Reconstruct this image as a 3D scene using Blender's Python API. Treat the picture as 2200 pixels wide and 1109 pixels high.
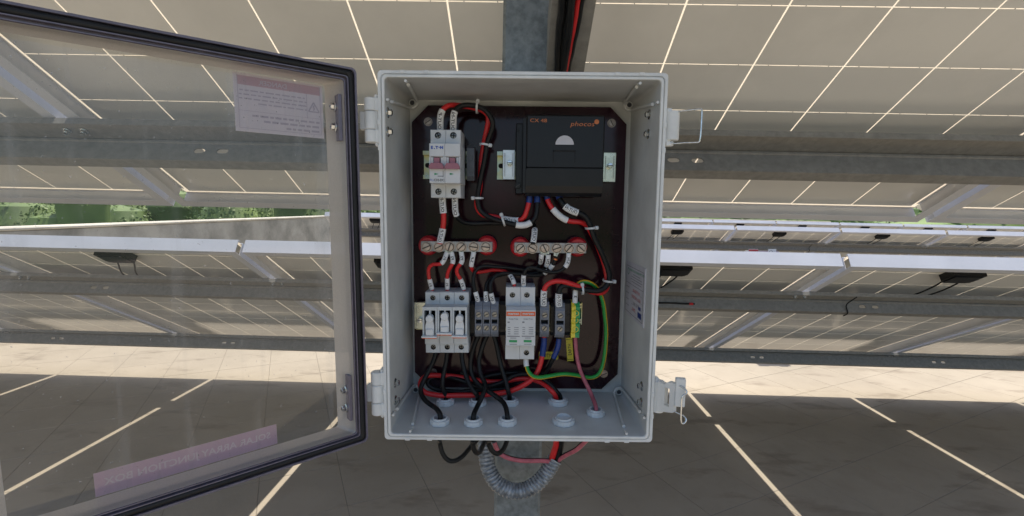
import bpy, math, random
from mathutils import Vector as V, Matrix, noise
from mathutils.geometry import tessellate_polygon
random.seed(7)
S = bpy.context.scene
for o in list(bpy.data.objects): bpy.data.objects.remove(o)
COL = S.collection

# ------------------------------------------------------------------ camera
H = 1.11                       # eye height above the roof
F, CX, CY = 1000.0, 1100.0, 554.5
PITCH, ROLL, YAW = math.radians(6.2), 0.0215, 0.019
fw = V((0, math.cos(PITCH), -math.sin(PITCH)))
up = V((0, math.sin(PITCH), math.cos(PITCH)))
r2 = V((1, 0, 0))*math.cos(ROLL) + up*math.sin(ROLL)
u2 = -V((1, 0, 0))*math.sin(ROLL) + up*math.cos(ROLL)
cam = bpy.data.cameras.new('camera'); co = bpy.data.objects.new('camera', cam); COL.objects.link(co)
cam.sensor_width = 36; cam.lens = 36*F/2200; cam.clip_start = .02; cam.clip_end = 2000
m = Matrix((r2, u2, -fw)).transposed().to_4x4(); m.translation = V((0, 0, H)); co.matrix_world = m
S.camera = co
# ------------------------------------------------------------------ light
SUNV = V((0.01, .36, 1)).normalized()
EL = math.asin(SUNV.z)
w = bpy.data.worlds.new('World'); S.world = w; w.use_nodes = True
nt = w.node_tree; bg = nt.nodes['Background']
sk = nt.nodes.new('ShaderNodeTexSky'); sk.sky_type = 'NISHITA'; sk.sun_disc = False
sk.sun_elevation = EL; sk.sun_rotation = math.atan2(SUNV.x, SUNV.y); sk.dust_density = 2.5
nt.links.new(sk.outputs[0], bg.inputs[0]); bg.inputs[1].default_value = 0.14
sl = bpy.data.lights.new('sun', 'SUN'); sl.energy = 4.2; sl.angle = math.radians(.5); sl.color = (1, .93, .82)
so = bpy.data.objects.new('sun', sl); COL.objects.link(so); so.rotation_euler = SUNV.to_track_quat('Z', 'Y').to_euler(); so.location = (0, 3, 8)
S.view_settings.view_transform = 'Standard'; S.view_settings.look = 'None'; S.view_settings.gamma = 1
S.view_settings.use_curve_mapping = False; S.view_settings.exposure = 0.55
S.cycles.max_bounces = 10; S.cycles.transparent_max_bounces = 16

# ------------------------------------------------------------------ picture geometry helpers (real depths)
def ray(px, py): return fw + r2*((px-CX)/F) - u2*((py-CY)/F)
def P(px, py, Y):            # point at real depth Y (metres in front of the eye)
    d = ray(px, py); q = d*(Y/d.y); return V((q.x, q.y, q.z+H))
def G(px, py, z):            # point on the level at height z above the roof
    d = ray(px, py); q = d*((z-H)/d.z); return V((q.x, q.y, z))
DT = -0.011                  # the box hangs a touch off level
RD = Matrix.Rotation(DT, 3, 'Y')
RDI = RD.inverted()
class Fr:
    def __init__(s, o): s.o = o
    def L(s, px, py, Y): return RDI @ (P(px, py, Y)-s.o)
    def W(s, w): return RDI @ (w-s.o)
    def rect(s, x0, y0, x1, y1, Y):
        xm, ym = (x0+x1)/2, (y0+y1)/2
        return s.L(x0, ym, Y).x, s.L(x1, ym, Y).x, s.L(xm, y1, Y).z, s.L(xm, y0, Y).z, s.L(xm, ym, Y).y
YAWM = Matrix.Rotation(-YAW, 4, 'Z')

# ------------------------------------------------------------------ materials
def new_mat(name):
    m = bpy.data.materials.new(name); m.use_nodes = True
    return m, m.node_tree, m.node_tree.nodes['Principled BSDF']
def pm(name, col, rough=.5, metal=0, spec=.5, var=.08, scale=60, bump=0, bscale=200, coat=0, col2=None, rvar=.1, dist=.0005, fac=None, dirt=0):
    m, nt, b = new_mat(name)
    N = nt.nodes.new; Lk = nt.links.new
    tc = N('ShaderNodeTexCoord'); geo = N('ShaderNodeNewGeometry')
    n1 = N('ShaderNodeTexNoise'); n1.inputs['Scale'].default_value = scale; n1.inputs['Detail'].default_value = 6; n1.inputs['Roughness'].default_value = .62
    Lk(geo.outputs['Position'], n1.inputs['Vector'])
    mx = N('ShaderNodeMix'); mx.data_type = 'RGBA'
    c2 = col2 or tuple(c*(1-2.2*var) for c in col)
    c1 = col if col2 else tuple(min(1, c*(1+var)) for c in col)
    mx.inputs['A'].default_value = (*c2, 1); mx.inputs['B'].default_value = (*c1, 1)
    rp = N('ShaderNodeMapRange'); rp.inputs[1].default_value = .34; rp.inputs[2].default_value = .66
    Lk(n1.outputs[0], rp.inputs[0]); Lk(rp.outputs[0], mx.inputs[0])
    out = mx.outputs['Result']
    if dirt:
        n3 = N('ShaderNodeTexNoise'); n3.inputs['Scale'].default_value = scale*.25; n3.inputs['Detail'].default_value = 9; n3.inputs['Roughness'].default_value = .7
        Lk(geo.outputs['Position'], n3.inputs['Vector'])
        r3 = N('ShaderNodeMapRange'); r3.inputs[1].default_value = .55; r3.inputs[2].default_value = .75; r3.inputs[4].default_value = dirt
        Lk(n3.outputs[0], r3.inputs[0])
        m3 = N('ShaderNodeMix'); m3.data_type = 'RGBA'; m3.inputs['B'].default_value = (*[c*.35 for c in col], 1)
        Lk(out, m3.inputs['A']); Lk(r3.outputs[0], m3.inputs[0]); out = m3.outputs['Result']
    Lk(out, b.inputs['Base Color'])
    rr = N('ShaderNodeMapRange'); rr.inputs[3].default_value = max(.02, rough-rvar); rr.inputs[4].default_value = min(1, rough+rvar)
    Lk(n1.outputs[0], rr.inputs[0]); Lk(rr.outputs[0], b.inputs['Roughness'])
    b.inputs['Metallic'].default_value = metal; b.inputs['Specular IOR Level'].default_value = spec
    b.inputs['Coat Weight'].default_value = coat; b.inputs['Coat Roughness'].default_value = .15
    if bump:
        n2 = N('ShaderNodeTexNoise'); n2.inputs['Scale'].default_value = bscale; n2.inputs['Detail'].default_value = 4
        Lk(geo.outputs['Position'], n2.inputs['Vector'])
        bp = N('ShaderNodeBump'); bp.inputs['Strength'].default_value = bump; bp.inputs['Distance'].default_value = dist
        Lk(n2.outputs[0], bp.inputs['Height']); Lk(bp.outputs[0], b.inputs['Normal'])
    return m
M = {}
M['shell'] = pm('grey_polyester', (.63, .637, .612), .5, var=.05, scale=25, dirt=.2, bump=.25, bscale=1500, dist=.0001)
M['rim'] = pm('grey_rim', (.80, .805, .78), .42, var=.05, scale=30, dirt=.12, bump=.15, bscale=1200, dist=.0001)
M['nut'] = pm('grey_nylon', (.66, .69, .70), .45, var=.04, scale=60)
M['plate'] = pm('bakelite_plate', (.026, .006, .012), .12, var=.25, scale=9, spec=.33, rvar=.05, bump=.08, bscale=14, dist=.0015)  # maroon tint puts the reflection of a shirt into the base colour
M['ivory'] = pm('ivory_plastic', (.66, .67, .67), .42, var=.03, scale=50)
M['fuse'] = pm('pale_grey_plastic', (.60, .63, .64), .42, var=.03, scale=50)
M['white'] = pm('white_plastic', (.75, .76, .76), .4, var=.02, scale=50)
M['sleeve'] = pm('white_sleeve', (.78, .78, .77), .45, var=.04, scale=120)
M['ink'] = pm('black_ink', (.015, .015, .018), .5)
M['blueink'] = pm('blue_ink', (.02, .08, .42), .5)
M['greyink'] = pm('grey_ink', (.25, .25, .27), .5)
M['orangeink'] = pm('orange_ink', (.62, .19, .06), .5)
M['orange'] = pm('orange_band', (.80, .14, .045), .45, var=.03)
M['redink'] = pm('red_ink', (.55, .06, .06), .5)
M['greenink'] = pm('green_ink', (.01, .28, .11), .4)
M['mauve'] = pm('mauve_toggle', (.36, .14, .18), .4, var=.05)
M['dgrey'] = pm('dark_grey_nylon', (.09, .097, .108), .42, var=.06)
M['tgrey'] = pm('terminal_grey', (.185, .20, .235), .42, var=.05, scale=80)
M['black'] = pm('black_plastic', (.009, .0095, .011), .36, spec=.38, var=.1, bump=.15, bscale=2500, dist=.0001)
M['void'] = pm('recess_shade', (.01, .01, .01), .8)  # near-black colour stands in for the shade inside slots, wells and grooves
M['chrome'] = pm('zinc_plated', (.72, .74, .74), .18, 1, var=.12, scale=300, bump=.1, bscale=400)
M['nickel'] = pm('nickel_screw', (.46, .39, .345), .38, 1, var=.12, scale=300)
M['steel'] = pm('dull_steel', (.30, .30, .29), .35, 1, var=.15, scale=300)
M['slot'] = pm('screw_slot', (.05, .045, .04), .6)
M['bar'] = pm('tinned_bar', (.36, .365, .37), .42, .6, var=.15, scale=160, bump=.2, bscale=600)
M['brass'] = pm('yellow_passivated', (.56, .47, .18), .3, .9, var=.1, scale=60, col2=(.34, .42, .40))
M['clamp'] = pm('zinc_clamp', (.66, .67, .68), .3, .9, var=.1, scale=70)
M['clampy'] = pm('yellow_zinc_clamp', (.70, .72, .60), .28, .9, var=.1, scale=70)
M['redi'] = pm('red_insulator', (.46, .012, .02), .35, var=.08)
M['redw'] = pm('red_insulation', (.66, .022, .024), .38, var=.05, scale=90)
M['blackw'] = pm('black_insulation', (.010, .0105, .011), .45, spec=.3, var=.15, scale=90)
M['pinkw'] = pm('faded_red_insulation', (.50, .13, .17), .5, var=.12, scale=120)
M['bluew'] = pm('blue_heat_shrink', (.012, .045, .24), .35, var=.12, scale=200, bump=.3, bscale=500)
M['greenw'] = pm('green_insulation', (.012, .30, .045), .35, var=.04)
M['yelloww'] = pm('yellow_insulation', (.80, .44, .02), .35, var=.04)
M['yterm'] = pm('yellow_nylon', (.80, .66, .06), .38, var=.04)
M['gterm'] = pm('green_nylon', (.02, .33, .11), .38, var=.04)
M['ysticker'] = pm('yellow_sticker', (.72, .62, .05), .4, var=.05)
M['tie'] = pm('nylon_tie', (.62, .64, .65), .4, var=.03)
M['conduit'] = pm('galvanised_conduit', (.28, .305, .335), .36, .4, var=.25, scale=120, bump=.3, bscale=300)
M['galv'] = pm('galvanised_steel', (.34, .355, .355), .5, .3, var=.1, scale=80, bump=.25, bscale=60, dirt=.5)
M['galv2'] = pm('weathered_galvanised', (.30, .29, .265), .55, .2, var=.09, scale=70, bump=.25, bscale=60, dirt=.28)
M['postm'] = pm('post_galvanised', (.25, .275, .28), .5, .4, var=.16, scale=90, bump=.3, bscale=90, dirt=.45)
M['alu'] = pm('anodised_aluminium', (.70, .71, .75), .5, .0, var=.03, scale=8)
M['cell'] = pm('white_backsheet', (.84, .83, .785), .12, var=.06, scale=2.2, spec=.75, dirt=.28, rvar=.03)
M['celltop'] = pm('silicon_cell', (.01, .015, .05), .15)
M['wall'] = pm('weathered_plaster', (.44, .41, .36), .85, var=.2, scale=2.2, bump=.3, bscale=12, dirt=.4)
M['cap'] = pm('plaster_cap', (.62, .58, .5), .8, var=.12, scale=3)
M['leaf'] = pm('foliage', (.19, .27, .07), .6, var=.35, scale=.16, col2=(.08, .14, .035))
M['terrain'] = pm('scrub_ground', (.06, .09, .03), .9, var=.3, scale=.05)
M['violet'] = pm('smoked_polycarbonate_edge', (.17, .15, .19), .22, var=.1, scale=80)
M['gasket'] = pm('black_gasket', (.01, .01, .011), .6, var=.2)
M['paper'] = pm('label_paper', (.58, .57, .60), .5, var=.04)
M['stickerpink'] = pm('sun_faded_sticker', (.62, .44, .56), .4, var=.08, scale=18)
M['stickertext'] = pm('faded_print', (.78, .68, .82), .4, var=.04)
M['dangerw'] = pm('sticker_back', (.66, .60, .68), .4, var=.07, scale=20)
M['dangerp'] = pm('sticker_red_back', (.58, .33, .38), .4, var=.07, scale=20)
M['dangert'] = pm('sticker_print_back', (.45, .40, .48), .4)
M['copper'] = pm('copper_strands', (.6, .2, .08), .35, .8)
M['lug'] = pm('tinned_lug', (.55, .5, .38), .3, .9, var=.2, scale=300)

def translucent(name, col, tcol, f):
    m, nt, b = new_mat(name); b.inputs['Base Color'].default_value = (*col, 1); b.inputs['Roughness'].default_value = .4
    t = nt.nodes.new('ShaderNodeBsdfTranslucent'); t.inputs[0].default_value = (*tcol, 1)
    mx = nt.nodes.new('ShaderNodeMixShader'); mx.inputs[0].default_value = f
    nt.links.new(b.outputs[0], mx.inputs[1]); nt.links.new(t.outputs[0], mx.inputs[2]); nt.links.new(mx.outputs[0], nt.nodes['Material Output'].inputs[0])
    return m
def _tr(n, c, f=.45): return translucent(n, c, c, f)
for k_, n_, c_ in (('stickerpink', 'sun_faded_sticker', (.80, .66, .78)), ('stickertext', 'faded_print', (.98, .95, 1.0)), ('dangerw', 'sticker_back', (.95, .90, .95)), ('dangerp', 'sticker_red_back', (.84, .62, .66)), ('dangert', 'sticker_print_back', (.70, .64, .72))): M[k_] = _tr(n_, c_)
M['sheet'] = translucent('translucent_backsheet', (.8, .78, .74), (.95, .82, .62), .36)
def pane_mat(name, diffc, veil, frost=False):
    m, nt, b = new_mat(name)
    N = nt.nodes.new; Lk = nt.links.new
    tr = N('ShaderNodeBsdfTransparent'); tr.inputs[0].default_value = (.86, .86, .84, 1) if not frost else (.80, .78, .77, 1)
    b.inputs['Base Color'].default_value = (*diffc, 1); b.inputs['Roughness'].default_value = .5 if frost else .08
    dif = b.outputs[0]
    if frost:
        tl_ = N('ShaderNodeBsdfTranslucent'); tl_.inputs[0].default_value = (.80, .74, .68, 1); mq = N('ShaderNodeMixShader'); mq.inputs[0].default_value = .45
        Lk(b.outputs[0], mq.inputs[1]); Lk(tl_.outputs[0], mq.inputs[2]); dif = mq.outputs[0]
    geo = N('ShaderNodeNewGeometry'); n = N('ShaderNodeTexNoise'); n.inputs['Scale'].default_value = 900 if frost else 14; n.inputs['Detail'].default_value = 4 if frost else 6
    Lk(geo.outputs['Position'], n.inputs['Vector'])
    r = N('ShaderNodeMapRange'); r.inputs[1].default_value = .35; r.inputs[2].default_value = .65; r.inputs[3].default_value = min(1, veil*.6); r.inputs[4].default_value = min(1, veil*1.35)
    Lk(n.outputs[0], r.inputs[0])
    if not frost:
        mp = N('ShaderNodeMapping'); mp.inputs['Scale'].default_value = (60, 60, 4); Lk(geo.outputs['Position'], mp.inputs[0])
        n5 = N('ShaderNodeTexNoise'); n5.inputs['Scale'].default_value = 1; n5.inputs['Detail'].default_value = 5; Lk(mp.outputs[0], n5.inputs['Vector'])
        r5 = N('ShaderNodeMapRange'); r5.inputs[1].default_value = .56; r5.inputs[2].default_value = .72; r5.inputs[4].default_value = .16; Lk(n5.outputs[0], r5.inputs[0])
        n6 = N('ShaderNodeTexNoise'); n6.inputs['Scale'].default_value = 420; n6.inputs['Detail'].default_value = 1; Lk(geo.outputs['Position'], n6.inputs['Vector'])
        r6 = N('ShaderNodeMapRange'); r6.inputs[1].default_value = .72; r6.inputs[2].default_value = .78; r6.inputs[4].default_value = .35; Lk(n6.outputs[0], r6.inputs[0])
        a1 = N('ShaderNodeMath'); a1.operation = 'ADD'; Lk(r.outputs[0], a1.inputs[0]); Lk(r5.outputs[0], a1.inputs[1])
        a2 = N('ShaderNodeMath'); a2.operation = 'ADD'; Lk(a1.outputs[0], a2.inputs[0]); Lk(r6.outputs[0], a2.inputs[1]); r = a2
    mx = N('ShaderNodeMixShader'); Lk(r.outputs[0], mx.inputs[0]); Lk(tr.outputs[0], mx.inputs[1]); Lk(dif, mx.inputs[2])
    gl = N('ShaderNodeBsdfGlossy'); gl.inputs['Roughness'].default_value = .25 if frost else .025; gl.inputs[0].default_value = (1, 1, 1, 1)
    fr = N('ShaderNodeFresnel'); fr.inputs[0].default_value = 1.5
    m2 = N('ShaderNodeMixShader'); Lk(fr.outputs[0], m2.inputs[0]); Lk(mx.outputs[0], m2.inputs[1]); Lk(gl.outputs[0], m2.inputs[2])
    Lk(m2.outputs[0], nt.nodes['Material Output'].inputs[0])
    return m
M['pane'] = pane_mat('clear_polycarbonate', (.62, .61, .60), .055)
M['frost'] = pane_mat('frosted_polycarbonate', (.62, .57, .52), 1.5, True)

def ground_mat(name, joints):
    m, nt, b = new_mat(name)
    N = nt.nodes.new; Lk = nt.links.new
    geo = N('ShaderNodeNewGeometry')
    def nz(sc, d=8, r=.65, v=None):
        n = N('ShaderNodeTexNoise'); n.inputs['Scale'].default_value = sc; n.inputs['Detail'].default_value = d; n.inputs['Roughness'].default_value = r
        Lk(v or geo.outputs['Position'], n.inputs['Vector']); return n.outputs[0]
    def mr(x, a, b_, c=0, d=1):
        r = N('ShaderNodeMapRange'); r.inputs[1].default_value = a; r.inputs[2].default_value = b_; r.inputs[3].default_value = c; r.inputs[4].default_value = d; Lk(x, r.inputs[0]); return r.outputs[0]
    def mix(f, a, c):
        x = N('ShaderNodeMix'); x.data_type = 'RGBA'; Lk(f, x.inputs[0])
        if isinstance(a, tuple): x.inputs['A'].default_value = (*a, 1)
        else: Lk(a, x.inputs['A'])
        x.inputs['B'].default_value = (*c, 1); return x.outputs['Result']
    c = mix(mr(nz(1.1), .35, .65), (.31, .27, .212), (.375, .328, .26))
    c = mix(mr(nz(6), .5, .75, 0, .35), c, (.24, .205, .16))
    mp = N('ShaderNodeMapping'); mp.inputs['Scale'].default_value = (1, 2.6, 1); mp.inputs['Rotation'].default_value = (0, 0, .5); Lk(geo.outputs['Position'], mp.inputs[0])
    c = mix(mr(nz(2.6, 10, .6, mp.outputs[0]), .56, .66, 0, .45), c, (.15, .118, .088))
    c = mix(mr(nz(45, 3), .64, .74, 0, .3), c, (.2, .17, .14))
    Lk(c, b.inputs['Base Color']); b.inputs['Roughness'].default_value = .8; b.inputs['Specular IOR Level'].default_value = .25
    bp = N('ShaderNodeBump'); bp.inputs['Strength'].default_value = .3; bp.inputs['Distance'].default_value = .003; Lk(nz(60, 5), bp.inputs['Height']); Lk(bp.outputs[0], b.inputs['Normal'])
    return m
M['roof'] = ground_mat('roof_screed', False)
M['joint'] = pm('tile_joint', (.20, .172, .137), .9)

# ------------------------------------------------------------------ mesh builder
_tc = {}
def text_geo(s, bold=0.0):
    k = (s, bold)
    if k in _tc: return _tc[k]
    c = bpy.data.curves.new('t', 'FONT'); c.body = s; c.size = 1; c.resolution_u = 2; c.offset = bold; c.align_x = 'CENTER'
    o = bpy.data.objects.new('t', c); COL.objects.link(o)
    dg = bpy.context.evaluated_depsgraph_get(); me = bpy.data.meshes.new_from_object(o.evaluated_get(dg))
    vs = [(v.co.x, v.co.y) for v in me.vertices]; fs = [tuple(p.vertices) for p in me.polygons]
    bpy.data.objects.remove(o); bpy.data.curves.remove(c); bpy.data.meshes.remove(me)
    if vs:
        x0, x1 = min(v[0] for v in vs), max(v[0] for v in vs); y0, y1 = min(v[1] for v in vs), max(v[1] for v in vs)
        cx, cy = (x0+x1)/2, (y0+y1)/2; h = y1-y0
        vs = [((x-cx)/h, (y-cy)/h) for x, y in vs]
    _tc[k] = (vs, fs); return _tc[k]

def text_fine(s, bold):
    k = (s, bold, 'f')
    if k in _tc: return _tc[k]
    vs, fs = text_geo(s, bold); vs = [V((a, b)) for a, b in vs]; tris = []
    for f in fs:
        for i in range(1, len(f)-1): tris.append((f[0], f[i], f[i+1]))
    mid = {}; out = []; st = tris
    while st:
        t = st.pop(); e = [(vs[t[i]]-vs[t[(i+1) % 3]]).length for i in range(3)]; m_ = max(e)
        if m_ < .16: out.append(t); continue
        i = e.index(m_); a, b, c = t[i], t[(i+1) % 3], t[(i+2) % 3]; key = (min(a, b), max(a, b))
        if key not in mid: mid[key] = len(vs); vs.append((vs[a]+vs[b])/2)
        q = mid[key]; st += [(a, q, c), (q, b, c)]
    _tc[k] = ([tuple(v) for v in vs], out); return _tc[k]
class MB:
    def __init__(s): s.v = []; s.f = []; s.m = []; s.s = []
    def add(s, vs, fs, m=0, sm=False, T=None):
        b = len(s.v)
        s.v += [tuple(T @ V(v)) if T else tuple(v) for v in vs]
        for i, f in enumerate(fs):
            s.f.append(tuple(b+j for j in f)); s.m.append(m[i] if isinstance(m, list) else m); s.s.append(sm)
    def box(s, x0, x1, y0, y1, z0, z1, m=0, ch=0, T=None):
        if x0 > x1: x0, x1 = x1, x0
        if y0 > y1: y0, y1 = y1, y0
        if z0 > z1: z0, z1 = z1, z0
        if ch <= 0:
            vs = [(x, y, z) for x in (x0, x1) for y in (y0, y1) for z in (z0, z1)]
            s.add(vs, [(0, 1, 3, 2), (4, 6, 7, 5), (0, 4, 5, 1), (2, 3, 7, 6), (0, 2, 6, 4), (1, 5, 7, 3)], m, False, T); return
        ch = min(ch, (x1-x0)*.45, (y1-y0)*.45, (z1-z0)*.45)
        idx = {}; vs = []
        X = (x0, x1); Y = (y0, y1); Z = (z0, z1)
        for a in (0, 1):
            for b in (0, 1):
                for c in (0, 1):
                    for k in range(3):
                        p = [X[a], Y[b], Z[c]]
                        for j, q in enumerate((a, b, c)):
                            if j != k: p[j] += ch*(1-2*q)
                        idx[(a, b, c, k)] = len(vs); vs.append(tuple(p))
        fs = []
        I = lambda a, b, c, k: idx[(a, b, c, k)]
        for a in (0, 1): fs.append((I(a, 0, 0, 0), I(a, 1, 0, 0), I(a, 1, 1, 0), I(a, 0, 1, 0)))
        for b in (0, 1): fs.append((I(0, b, 0, 1), I(1, b, 0, 1), I(1, b, 1, 1), I(0, b, 1, 1)))
        for c in (0, 1): fs.append((I(0, 0, c, 2), I(1, 0, c, 2), I(1, 1, c, 2), I(0, 1, c, 2)))
        for a in (0, 1):
            for b in (0, 1): fs.append((I(a, b, 0, 0), I(a, b, 1, 0), I(a, b, 1, 1), I(a, b, 0, 1)))
            for c in (0, 1): fs.append((I(a, 0, c, 0), I(a, 1, c, 0), I(a, 1, c, 2), I(a, 0, c, 2)))
        for b in (0, 1):
            for c in (0, 1): fs.append((I(0, b, c, 1), I(1, b, c, 1), I(1, b, c, 2), I(0, b, c, 2)))
        for a in (0, 1):
            for b in (0, 1):
                for c in (0, 1): fs.append((I(a, b, c, 0), I(a, b, c, 1), I(a, b, c, 2)))
        cen = V(((x0+x1)/2, (y0+y1)/2, (z0+z1)/2)); out = []
        for f in fs:
            p = [V(vs[i]) for i in f]; n = (p[1]-p[0]).cross(p[2]-p[0])
            out.append(f if n.dot(sum(p, V())/len(p)-cen) > 0 else f[::-1])
        s.add(vs, out, m, False, T)
    def lathe(s, prof, o, ax, n=20, m=0, sm=True, ph=0, T=None):
        """prof: (radius, height along ax); m may be a list, one per ring step"""
        o = V(o); ax = V(ax).normalized(); a = ax.orthogonal().normalized(); b = ax.cross(a)
        for i in range(len(prof)-1):
            (ra, ha), (rb, hb) = prof[i], prof[i+1]
            vs = []
            for k in range(n):
                t = 2*math.pi*k/n+ph; d = a*math.cos(t)+b*math.sin(t)
                vs.append(o+d*ra+ax*ha); vs.append(o+d*rb+ax*hb)
            mm = m[i] if isinstance(m, list) else m
            fs = []
            for k in range(n):
                j = (k+1) % n
                if ra < 1e-7: fs.append((2*k, 2*j+1, 2*k+1))
                elif rb < 1e-7: fs.append((2*k, 2*j, 2*k+1))
                else: fs.append((2*k, 2*j, 2*j+1, 2*k+1))
            s.add(vs, fs, mm, sm, T)
    def cyl(s, p0, p1, r, n=16, m=0, sm=True, T=None):
        p0 = V(p0); p1 = V(p1); h = (p1-p0).length
        s.lathe([(0, 0), (r, 0), (r, h), (0, h)], p0, p1-p0, n, m, sm, 0, T)
    def prism(s, poly, ax, d0, d1, m=0, T=None, holes=()):
        """poly: 2D loop extruded along axis 'x','y' or 'z'"""
        def mk(p, d): return {'x': (d, p[0], p[1]), 'y': (p[0], d, p[1]), 'z': (p[0], p[1], d)}[ax]
        loops = [list(poly)]+[list(h) for h in holes]
        tess = tessellate_polygon([[V((p[0], p[1], 0)) for p in l] for l in loops])
        flat = [p for l in loops for p in l]
        for d in (d0, d1): s.add([mk(p, d) for p in flat], [tuple(t) for t in tess], m, False, T)
        for l in loops:
            n = len(l); s.add([mk(p, d) for p in l for d in (d0, d1)], [(2*i, 2*((i+1) % n), 2*((i+1) % n)+1, 2*i+1) for i in range(n)], m, False, T)
    def text(s, t, h, fn, m=0, bold=0.01, sx=1.0, mirror=False, fine=False):
        vs, fs = text_fine(t, bold) if fine else text_geo(t, bold)
        q = -1 if mirror else 1
        s.add([fn(x*h*sx*q, y*h) for x, y in vs], fs, m)
        return
    def build(s, name, mats, parent=None, loc=None):
        me = bpy.data.meshes.new(name); me.from_pydata(s.v, [], s.f)
        for k in (mats if isinstance(mats, (list, tuple)) else [mats]): me.materials.append(M[k])
        me.polygons.foreach_set('material_index', s.m); me.polygons.foreach_set('use_smooth', s.s); me.update()
        o = bpy.data.objects.new(name, me); COL.objects.link(o)
        if parent: o.parent = parent
        if loc is not None: o.location = loc
        return o
def smooth_angle(o, deg=35):
    try: o.data.set_sharp_from_angle(angle=math.radians(deg))
    except Exception: pass
    return o
def tag(o, label=None, cat=None, group=None, kind=None):
    if label: o['label'] = label
    if cat: o['category'] = cat
    if group: o['group'] = group
    if kind: o['kind'] = kind
    return o
def thing(name, label, cat, loc, group=None, rot=(0, DT, 0)):
    o = bpy.data.objects.new(name, None); COL.objects.link(o); o.location = loc; o.rotation_euler = rot; o.empty_display_size = .02
    return tag(o, label, cat, group)
def copy_tree(o, parent=None):
    c = o.copy(); COL.objects.link(c); c.parent = parent
    for ch in o.children: copy_tree(ch, c)
    return c

# ------------------------------------------------------------------ tubes
def spline(pts, step=.003):
    """centripetal-ish catmull-rom through 3D points, resampled"""
    n = len(pts)
    if n == 2: pts = [pts[0], (pts[0]+pts[1])/2, pts[1]]; n = 3
    out = []
    for i in range(n-1):
        p1, p2 = pts[i], pts[i+1]
        p0 = pts[i-1] if i else p1*2-p2
        p3 = pts[i+2] if i+2 < n else p2*2-p1
        k = max(3, int((p2-p1).length/step))
        for j in range(k):
            t = j/k; t2 = t*t; t3 = t2*t
            out.append(.5*((2*p1)+(p2-p0)*t+(2*p0-5*p1+4*p2-p3)*t2+(3*p1-p0-3*p2+p3)*t3))
    out.append(pts[-1].copy())
    for _ in range(2):
        out = [out[0]]+[(out[i-1]+out[i]*2+out[i+1])/4 for i in range(1, len(out)-1)]+[out[-1]]
    return out
def frames(c):
    fr = []
    for i, p in enumerate(c):
        t = (c[min(i+1, len(c)-1)]-c[max(i-1, 0)]).normalized()
        a = V((0, -1, 0)); a = a-t*a.dot(t)
        if a.length < .25: a = a + V((0, 0, -1))*(.5)*(1 if t.y > 0 else -1); a = a-t*a.dot(t)
        a.normalize(); fr.append((p, t, a, t.cross(a)))
    for _ in range(3):
        f2 = []
        for i, (p, t, a, b) in enumerate(fr):
            a = a+fr[max(0, i-1)][2]+fr[min(len(fr)-1, i+1)][2]; a = (a-t*a.dot(t)).normalized(); f2.append((p, t, a, t.cross(a)))
        fr = f2
    return fr
def tube(mb, c, r, n=12, mat=0, stripe=None, caps=True):
    """stripe=(angle0, angle1, mat): angles in degrees from the face turned to the front"""
    fr = frames(c); vs = []; fs = []; ms = []
    for i, (p, t, a, b) in enumerate(fr):
        rr = r(i) if callable(r) else r
        for k in range(n):
            q = 2*math.pi*k/n; vs.append(p+a*(math.cos(q)*rr)+b*(math.sin(q)*rr))
    for i in range(len(fr)-1):
        for k in range(n):
            j = (k+1) % n; fs.append((i*n+k, i*n+j, (i+1)*n+j, (i+1)*n+k))
            mm = mat
            if stripe:
                ang = 360*(k+.5)/n
                if ang > 180: ang -= 360
                lo, hi, sm_ = stripe
                if lo <= ang <= hi or lo <= ang-360 <= hi or lo <= ang+360 <= hi: mm = sm_
            ms.append(mm)
    mb.add(vs, fs, ms, True)
    if caps:
        e = (len(fr)-1)*n
        mb.add([vs[k] for k in range(n)], [tuple(range(n))[::-1]], mat); mb.add([vs[e+k] for k in range(n)], [tuple(range(n))], mat)
def PW(p): # path point: (px,py,Y) or Vector
    return p if isinstance(p, V) else P(*p)
def hash_(t): return sum(ord(ch)*(i+1) for i, ch in enumerate(t)) % 97
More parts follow.
